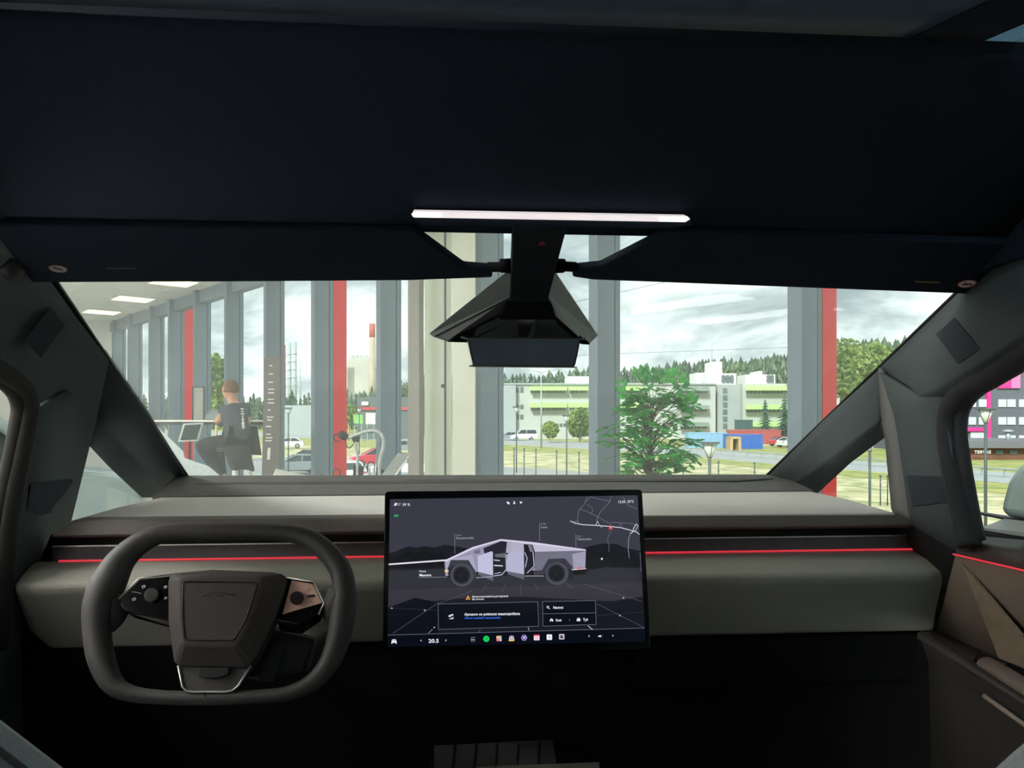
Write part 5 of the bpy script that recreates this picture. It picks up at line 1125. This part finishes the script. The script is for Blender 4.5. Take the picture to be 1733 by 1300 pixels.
outl = [(622, 12, 1118), (640, 30, 1112), (660, 58, 1106), (690, 72, 1110), (720, 84, 1104), (750, 88, 1100), (780, 74, 1102), (805, 74, 1100), (850, 60, 1100), (900, 40, 1100)]
def env(y):
    for (y0, r0_, c0), (y1, r1_, c1) in zip(outl, outl[1:]):
        if y0 <= y <= y1: f = (y - y0) / (y1 - y0); return r0_ + (r1_ - r0_) * f, c0 + (c1 - c0) * f
    return 40, 1100
for i in range(175):
    y = random.uniform(658, 860); r_, c0 = env(y); th = random.random() * 2 * pi; rr = r_ / FOC * T5 * random.uniform(.6, 1.06)
    ctr = D(c0, y, T5); tipp = ctr + RT * rr * cos(th) + FW * rr * sin(th) + V((0, 0, random.uniform(-.02, .04)))
    st_ = V((pb.x, pb.y, min(max(ctr.z - random.uniform(.05, .25), .4), 1.34)))
    md = st_.lerp(tipp, .55) + V((0, 0, .05)); pts = [V(p) for p in smooth_open([tuple(st_), tuple(md), tuple(tipp + V((0, 0, -.02)))], 4)]
    b.tube(pts, [.004 - .0026 * k / (len(pts) - 1) for k in range(len(pts))], 4)
    nl = random.randint(6, 9)
    for k in range(nl):
        f = .35 + .65 * k / (nl - 1); j = min(int(f * (len(pts) - 1)), len(pts) - 2); p = pts[j].lerp(pts[j + 1], f * (len(pts) - 1) - j)
        dr_ = (pts[j + 1] - pts[j]).normalized(); sdv = dr_.cross(UP).normalized() * (1 if k % 2 else -1)
        leaf(fo, p, dr_ * .6 + sdv * random.uniform(.5, 1) + V((0, 0, random.uniform(-.55, .25))), random.uniform(.055, .085), (UP + V((random.uniform(-.5, .5), random.uniform(-.5, .5), 0))).normalized())
for (x, y, l) in ((1078, 628, 1), (1088, 626, 1), (1105, 630, 1), (1118, 632, 1), (1132, 630, 1), (1140, 628, 1), (1150, 640, 1), (1157, 648, 1), (1095, 640, 1), (1052, 648, 1), (1048, 660, 1), (1165, 670, 1), (1160, 672, 1), (1172, 676, 1)):
    tipp = D(x, y + 4, T5 + random.uniform(-.05, .05)); pts = [V(p) for p in smooth_open([tuple(D(1105, 690, T5)), tuple(D((x + 1105) / 2 + (x - 1105) * .1, y + 25, T5)), tuple(tipp)], 4)]
    b.tube(pts, .0016, 4)
    for k in range(4):
        p = pts[-1 - k]; dr_ = (pts[-1] - pts[-3]).normalized(); leaf(fo, p, dr_ + RT * (.9 if k % 2 else -.9) * (0 if k == 0 else 1), random.uniform(.055, .07), -FW + V((0, 0, .3)))
b.build('stems', M_stem, pl); fo.build('foliage', M_leaf, pl)
b = MB(); b.tube([pb, pb + V((0, 0, .30))], [.14, .19], 24); b.build('pot', M_pil_dk, pl)
# ---- standing table with poster frame
T6 = 9.2
tz = CZ + (HY - 714) / FOC * T6
tb = empty('bar_table', V((D(350, HY, T6).x, D(350, HY, T6).y, 0)), 'long white-topped bar table where the person sits', 'table')
b = MB(); fr = [D(245, HY, T6), D(446, HY, T6 - .1)]; 
for f in fr: f.z = tz
b.prism([fr[0], fr[1], fr[1] + FW * .7, fr[0] + FW * .7], (0, 0, .02)); b.build('tabletop', M_white, tb)
b = MB(); b.prism([fr[0] + V((0, 0, -.035)) - FW * .001, fr[1] + V((0, 0, -.035)) - FW * .001, fr[1] + FW * .7 + V((0, 0, -.035)), fr[0] + FW * .7 + V((0, 0, -.035))], (0, 0, .034)); b.build('edge_band', M_black, tb)
for x, dd in ((424, .15), (424, .6), (270, .15), (270, .6)):
    b = MB(); p = D(x, HY, T6 + dd); p.z = 0; b.tube([p, V((p.x, p.y, tz - .03))], .025, 10); b.build('leg', M_white, tb)
fc0 = D(335, HY, T6 + .3); fc0.z = tz + .02
pf = empty('poster_frame', fc0, 'upright grey poster frame standing on the bar table', 'frame')
b = MB(); z1 = CZ + (HY - 655) / FOC * (T6 + .3)
A_ = [D(x, HY, T6 + .3) for x in (326, 345.5)]; 
for p in A_: p.z = tz + .02
b.prism([A_[0], A_[1], V((A_[1].x, A_[1].y, z1)), V((A_[0].x, A_[0].y, z1))], FW * .02); b.build('panel', mat('poster_grey', (150, 152, 146), .6), pf)
b = MB(); 
for i_, p in enumerate(A_): b.tube([p - FW * .005, V((p.x, p.y, z1)) - FW * .005], .009 if i_ == 0 else .014, 6)
b.tube([V((A_[0].x, A_[0].y, z1)), V((A_[1].x, A_[1].y, z1))], .009, 6); b.build('border', M_alud, pf)
b = MB(); b.prism([D(346, 710, T6 + .2), D(372, 710, T6 + .2), D(368, 694, T6 + .4), D(350, 694, T6 + .4)], FW * .01); tag(b.build('laptop_screen', mat('laptop_back', (150, 166, 172), .4)), 'pale laptop lid open on the bar table before the person', 'laptop')
# tablet stand
T7 = 7.6
p = D(321, HY, T7); p.z = 0
tsd = empty('tablet_stand', p, 'tilted tablet display on a slim black floor pole in front of the bar table', 'tablet stand')
b = MB(); b.prism([D(310, 717, T7), D(343.5, 715.5, T7), D(335, 746.5, T7 - .05), D(301, 748, T7 - .05)], FW * .02); b.build('frame', mat('silver_frame', (176, 180, 180), .4), tsd)
b = MB(); b.prism([D(313, 719.5, T7 - .01), D(340, 718, T7 - .01), D(332, 743.5, T7 - .06), D(305, 745, T7 - .06)], FW * .005); b.build('tablet_back', M_cg, tsd)
b = MB(); b.tube([p, D(321, 732, T7 + .05)], .012, 8); b.build('pole', M_black, tsd)
b = MB(); b.tube([p, p + V((0, 0, .02))], .15, 20); b.build('foot', M_black, tsd)
# white plinth wedge near the windscreen corner
T8 = 5.5
pb2 = D(330, HY, T8); pb2.z = 0
pn2 = empty('display_plinth', pb2, 'pale grey sloping display plinth at the lower windscreen corner', 'plinth')
b = MB(); fa_ = [D(270, 725, T8), D(290, 744, T8), D(311, 764, T8), D(313, 775, T8), D(355, 790, T8), D(376, 808, T8), D(376, 900, T8), D(270, 900, T8)]
b.prism(fa_, FW * .08 - RT * .05); b.build('body', mat('plinth_grey', (176, 186, 188), .5), pn2, bevel=.01)
# white counter at foot of the glass
b = MB(); b.frustum([D(462, 803, 6.0), D(533, 816, 6.0), D(533, 850, 6.0), D(462, 850, 6.0)], [D(466, 793, 6.8), D(536, 808, 6.8), D(536, 850, 6.8), D(466, 850, 6.8)])
tag(b.build('white_counter', M_white, bevel=.01), 'white counter edge at the foot of the glass wall', 'counter')
# ---- dark sign pillar
T9 = 7.9
p = D(458, HY, T9); p.z = 0
sg = empty('sign_pillar', p, 'tall narrow dark sign pillar with rows of pale writing beside the glass wall', 'sign')
b = MB(); b.prism([D(447, 606, T9), D(474, 600, T9), D(473, 900, T9), D(441, 900, T9)], FW * .06); b.build('board', mat('sign_brown', (96, 92, 90), .5), sg, bevel=.004)
b = MB(); b.use(mat('sign_white', (214, 210, 206), .6))
for x0, x1, y in ((456, 461, 619), (455, 462, 633), (454, 462, 647), (454, 464, 659), (454, 464, 665), (453, 464, 676), (453, 464, 682), (453, 458, 694), (452, 463, 706), (452, 460, 711), (450, 459, 722), (450, 458, 735), (450, 461, 741), (449, 460, 746)):
    b.prism([D(x0, y - 1, T9 - .002), D(x1, y - 1, T9 - .002), D(x1, y + 1, T9 - .002), D(x0, y + 1, T9 - .002)], -FW * .002)
b.prism([D(453, 758, T9 - .002), D(458, 758, T9 - .002), D(457, 778, T9 - .002), D(452, 778, T9 - .002)], -FW * .002)
b.build('writing', None, sg)
# ---- stool with jacket
TS = 8.6
sp_ = D(398, HY, TS); sp_.z = 0; sz = CZ + (HY - 756) / FOC * TS
stl = empty('bar_stool', sp_, 'black bar stool with white base under the seated person', 'stool')
b = MB(); b.tube([V((sp_.x, sp_.y, sz - .05)), V((sp_.x, sp_.y, sz))], [.19, .2], 20); b.build('seat', M_black, stl, bevel=.01)
b = MB(); b.tube([sp_, V((sp_.x, sp_.y, sz - .04))], .03, 12); b.tube([sp_, sp_ + V((0, 0, .03))], [.22, .18], 24); b.tube([sp_ + RT * .16 * cos(a_ * pi / 8) + FW * .16 * sin(a_ * pi / 8) + V((0, 0, .3)) for a_ in range(16)], .012, 8, closed=True); b.build('base', M_white, stl)
M_jk = mat('black_jacket', (30, 31, 34), .8, scale=12)
b = MB(); jp = [[D(x, y, TS - d_) for x, y, d_ in row] for row in (((376, 754, .20), (390, 755, .24), (405, 755, .24), (420, 753, .20)), ((381, 768, .24), (392, 770, .27), (408, 769, .27), (424, 768, .22)), ((388, 782, .25), (396, 785, .30), (410, 783, .28), (428, 786, .22)), ((392, 795, .24), (399, 797, .28), (414, 792, .27), (433, 802, .2)))]
for r0_, r1_ in zip(jp, jp[1:]): strip(b, r0_, r1_)
bmesh.ops.remove_doubles(b.b, verts=b.b.verts, dist=.002)
o = b.build('hanging_jacket', M_jk, smooth=True, sub=2, solid=.015); tag(o, 'black jacket hanging over the back of the bar stool', 'jacket')
# ---- person
TP = 8.6
def q3(x, y, d_=0): return D(x, y, TP + d_)
hip = q3(403, 748, .05)
ps = empty('person', V((hip.x, hip.y, sz)), 'person in dark printed t-shirt and black trousers sitting on the bar stool', 'person')
M_skin = mat('skin', (196, 146, 122), .6, scale=6, var=.05)
M_shirt = mat('charcoal_tshirt', (62, 72, 80), .9, scale=10); M_trs = mat('black_trousers', (34, 36, 40), .9, scale=12)
M_hair = mat('brown_hair', (112, 84, 58), .8, scale=60, var=.3)
def skin_obj(name, pts, edges, m, parent, sub=2, root=0):
    me = bpy.data.meshes.new(name); me.from_pydata([p for p, _ in pts], edges, []); me.materials.append(m)
    o = bpy.data.objects.new(name, me); COL.objects.link(o)
    md = o.modifiers.new('skin', 'SKIN'); md.use_smooth_shade = True
    for i, (_, r_) in enumerate(pts):
        sv = me.skin_vertices[0].data[i]; sv.radius = r_ if isinstance(r_, tuple) else (r_, r_); sv.use_root = (i == root)
    s_ = o.modifiers.new('sub', 'SUBSURF'); s_.levels = sub; s_.render_levels = sub
    o.parent = parent; o.matrix_parent_inverse = Matrix.Translation(parent.location).inverted(); return o
pelv = q3(402, 746, .0); belly = q3(404, 730, .0); chest = q3(400, 704, .02); neckb = q3(396, 686, .05); nk = q3(393, 677, .07); hd = q3(391, 665, .07); hdt = q3(390.5, 655, .07)
shL = q3(379, 692, .10); elL = q3(371, 712, -.02); wrL = q3(366, 713, .25); haL = q3(368, 711, .33)
shR = q3(416, 693, .0); elR = q3(419, 715, .12); wrR = q3(408, 713, .36); haR = q3(404, 711, .42)
hpL = q3(394, 749, -.03); knL = q3(339, 753, .12); anL = q3(379, 806, .1); ftL = q3(368, 818, .18)
hpR = q3(410, 749, .05); knR = q3(366, 752, .42); anR = q3(376, 812, .38); ftR = q3(362, 822, .48)
body = [(pelv, (.13, .15)), (belly, (.13, .15)), (chest, (.14, .17)), (neckb, .07), (nk, .055), (hd, (.075, .085)), (hdt, (.07, .08)),
        (shL, .055), (elL, .042), (wrL, .03), (haL, .035), (shR, .055), (elR, .042), (wrR, .03), (haR, .035),
        (hpL, .085), (knL, .058), (anL, .04), (ftL, .04), (hpR, .085), (knR, .058), (anR, .04), (ftR, .04)]
be = [(0, 1), (1, 2), (2, 3), (3, 4), (4, 5), (5, 6), (2, 7), (7, 8), (8, 9), (9, 10), (2, 11), (11, 12), (12, 13), (13, 14), (0, 15), (15, 16), (16, 17), (17, 18), (0, 19), (19, 20), (20, 21), (21, 22)]
skin_obj('body', body, be, M_skin, ps)
skin_obj('t_shirt', [(q3(404, 750, .0), (.165, .17)), (belly, (.165, .175)), (chest, (.175, .20)), (q3(396, 690, .05), (.13, .12)), (q3(395, 683, .06), .075), (shL, .085), (shL.lerp(elL, .75), .07), (shR, .085), (shR.lerp(elR, .75), .07)], [(0, 1), (1, 2), (2, 3), (3, 4), (2, 5), (5, 6), (2, 7), (7, 8)], M_shirt, ps)
skin_obj('trousers', [(q3(403, 751, .0), (.16, .17)), (hpL, .115), (hpL.lerp(knL, .5), .10), (knL, .085), (knL.lerp(anL, .5), .078), (anL, .06), (hpR, .115), (hpR.lerp(knR, .5), .1), (knR, .085), (knR.lerp(anR, .5), .075), (anR, .06)], [(0, 1), (1, 2), (2, 3), (3, 4), (4, 5), (0, 6), (6, 7), (7, 8), (8, 9), (9, 10)], M_trs, ps)
for a_, b_, nm in ((haL, wrL, 0), (haR, wrR, 0)):
    dr_ = (a_ - b_).normalized(); sdv = dr_.cross(UP).normalized(); pts = [(a_ - dr_ * .02, .022)]; ed_ = []
    for k in range(4):
        base_ = a_ + sdv * (k - 1.5) * .02; l_ = (.055, .068, .063, .05)[k]; i0 = len(pts); pts += [(base_ + dr_ * .03, .009), (base_ + dr_ * (.03 + l_ * .5) - UP * .004, .0085), (base_ + dr_ * (.03 + l_) - UP * .018, .0075)]; ed_ += [(0, i0), (i0, i0 + 1), (i0 + 1, i0 + 2)]
    i0 = len(pts); pts += [(a_ + sdv * .035, .011), (a_ + sdv * .05 + dr_ * .035, .009)]; ed_ += [(0, i0), (i0, i0 + 1)]
    skin_obj('hand', pts, ed_, M_skin, ps, 1)
for fp, an in ((ftL, anL), (ftR, anR)):
    b = MB(); b.tube([an - UP * .02, an.lerp(fp, .5) - UP * .03, fp - UP * .02], [.05, .05, .035], 10); b.build('shoe', M_black, ps)
# head details: hair cap, ears, face toward the far left
fdir = (RT * -.75 + FW * .65).normalized(); hc_ = hd.lerp(hdt, .55) + V((0, 0, .008)); sdv = fdir.cross(UP).normalized()
b = MB(); su, sv = 20, 12; rows = []
for j in range(sv + 1):
    th = pi * .62 * j / sv; row = []
    for i in range(su):
        ph = 2 * pi * i / su; fx = cos(ph); lim = 1 - .42 * max(0, fx) ** 1.0
        t_ = th * lim; d3 = fdir * sin(t_) * cos(ph) * .105 + sdv * sin(t_) * sin(ph) * .085 + UP * cos(t_) * .108
        row.append(b.b.verts.new(hc_ + d3 * (1 + .03 * random.random())))
    rows.append(row)
for j in range(sv):
    for i in range(su): f = b.b.faces.new([rows[j][i], rows[j + 1][i], rows[j + 1][(i + 1) % su], rows[j][(i + 1) % su]]); f.smooth = True
b.build('hair', M_hair, ps, solid=.008)
b = MB(); b.ball(hc_ - UP * .012 + fdir * .012, .088, 16, 12, (1, 1, 1.22)); b.ball(hc_ + fdir * .102 - UP * .03, .016, 8, 6, (1, 1, 1.4)); b.ball(hc_ + fdir * .065 - UP * .09, .034, 10, 8)
for s_ in (-1, 1): b.ball(hc_ + sdv * s_ * .088 - UP * .02 - fdir * .005, .024, 8, 6, (.6, .6, 1.2))
b.build('head', M_skin, ps)
b = MB()
for s_ in (-1, 1): b.ball(hc_ + fdir * .09 + sdv * s_ * .033 - UP * .008, .010, 8, 6)
b.build('eyes', mat('eye', (60, 50, 46), .3), ps)
b = MB(); b.tube([hc_ + fdir * .094 + sdv * -.022 - UP * .066, hc_ + fdir * .1 - UP * .067, hc_ + fdir * .094 + sdv * .022 - UP * .066], .005, 6); b.build('mouth', mat('lips', (160, 96, 90), .5), ps)
b = MB(); b.use(mat('shirt_print', (206, 210, 212), .8)); 
for y, w_, h_ in ((691, 5, 2.2), (695, 3.4, 2.6), (699.5, 6, 2), (703, 2, 4), (708, 3.2, 5), (714, 4.4, 5), (719.5, 4.8, 3.5), (723.5, 3.6, 2)):
    b.prism([q3(410.5 - w_ / 2 + (y - 700) * .06, y, -.215), q3(410.5 + w_ / 2 + (y - 700) * .06, y, -.21), q3(410.5 + w_ / 2 + (y - 700) * .06, y + h_, -.21), q3(410.5 - w_ / 2 + (y - 700) * .06, y + h_, -.215)], -FW * .002)
b.build('shirt_print', None, ps)
# ---- exercise machine by the red fin
TE = 5.6
M_tub = mat('grey_tube', (176, 180, 180), .4, .2)
p = D(620, HY, TE); p.z = 0
ex = empty('exercise_machine', p, 'grey tubular exercise machine with black handles near the red fin', 'exercise machine')
E = lambda x, y, d_=0: D(x, y, TE + d_)
b = MB(); b.tube([V(q_) for q_ in smooth_open([tuple(E(*q_)) for q_ in ((590, 741), (605, 735), (621, 730), (634, 729), (644, 734), (649, 745), (648, 760), (644, 775), (642, 795), (642, 860))], 4)], .013, 10); b.build('frame_tube', M_tub, ex)
b = MB(); b.tube([V(q_) for q_ in smooth_open([tuple(E(*q_)) for q_ in ((603, 748), (602, 757), (605, 770), (605, 785), (604, 860))], 4)], .011, 10); b.build('front_tube', M_tub, ex)
b = MB(); b.tube([E(575, 734), E(582, 738), E(588, 742)], [.028, .032, .02], 12); b.build('handle_grip', M_black, ex)
b = MB(); b.tube([V(q_) for q_ in smooth_open([tuple(E(*q_)) for q_ in ((575, 734), (567, 736), (565, 741), (568, 746), (575, 747))], 4)], .004, 8); b.build('handle_loop', M_black, ex)
b = MB(); b.tube([V(q_) for q_ in smooth_open([tuple(E(*q_)) for q_ in ((585, 746), (587, 756), (592, 758), (598, 752))], 4)], .004, 8); b.build('cable', M_black, ex)
b = MB(); b.prism([E(593, 740), E(608, 738), E(606, 747), E(600, 752)], FW * .05); b.build('bracket', M_black, ex, bevel=.004)
b = MB(); b.prism([E(618, 726), E(634, 727), E(633, 733), E(623, 734)], FW * .05); b.build('joint', M_post, ex, bevel=.004)
b = MB(); b.prism([E(598, 788), E(613, 790), E(609, 830), E(595, 830)], FW * .08); b.build('column_cover', M_pil_dk, ex, bevel=.006)
b = MB(); b.prism([E(637, 790), E(650, 800), E(643, 830), E(634, 830)], FW * .08); b.build('rear_cover', M_pil_dk, ex, bevel=.006)
for cx_, cy_ in ((628, 788), (570, 800), (541, 808)):
    b = MB(); b.tube([E(cx_ - 6, cy_ + 12), *[E(cx_ - 6 * cos(a_ * pi / 8), cy_ - 6 * sin(a_ * pi / 8)) for a_ in range(9)], E(cx_ + 6, cy_ + 12)], .0045, 8); b.build('hand_loop', M_black, ex)
b = MB(); b.tube([E(625, 792), E(625, 850)], .01, 8); b.tube([E(633, 792), E(633, 850)], .01, 8); b.build('lower_tube', M_tub, ex)
b = MB(); b.box(p + V((0, 0, .04)), (.35, .6, .08)); b.tube([p + V((0, 0, .05)), p + V((0, 0, .9))], .04, 10); b.build('base', M_pil_dk, ex)
# tilted information panel
p = D(672, HY, 4.75); p.z = 0
ip = empty('information_stand', p, 'tilted grey information panel with bright edge by the taupe column', 'information stand')
b = MB(); b.prism([D(673, 767, 4.8), D(692, 769, 4.8), D(662, 812, 4.6), D(640, 812, 4.6)], FW * .015); b.build('panel', mat('info_grey', (140, 144, 142), .4), ip)
b = MB(); b.tube([D(694.5, 769, 4.79), D(664, 812, 4.59)], .0045, 8); b.build('edge_strip', M_white, ip)
b = MB(); b.tube([p, D(668, 800, 4.75)], .02, 10); b.tube([p, p + V((0, 0, .02))], .16, 20); b.build('pole', M_tub, ip)
# neighbouring showroom car to the left
car(RT * -3.5 + FW * 3.45, radians(86), mat('pale_teal_car_paint', (190, 206, 206), .3, coat=1, var=.01), 'pale car standing beside the truck, seen through the driver side windows', 'suv', 'showroom car')
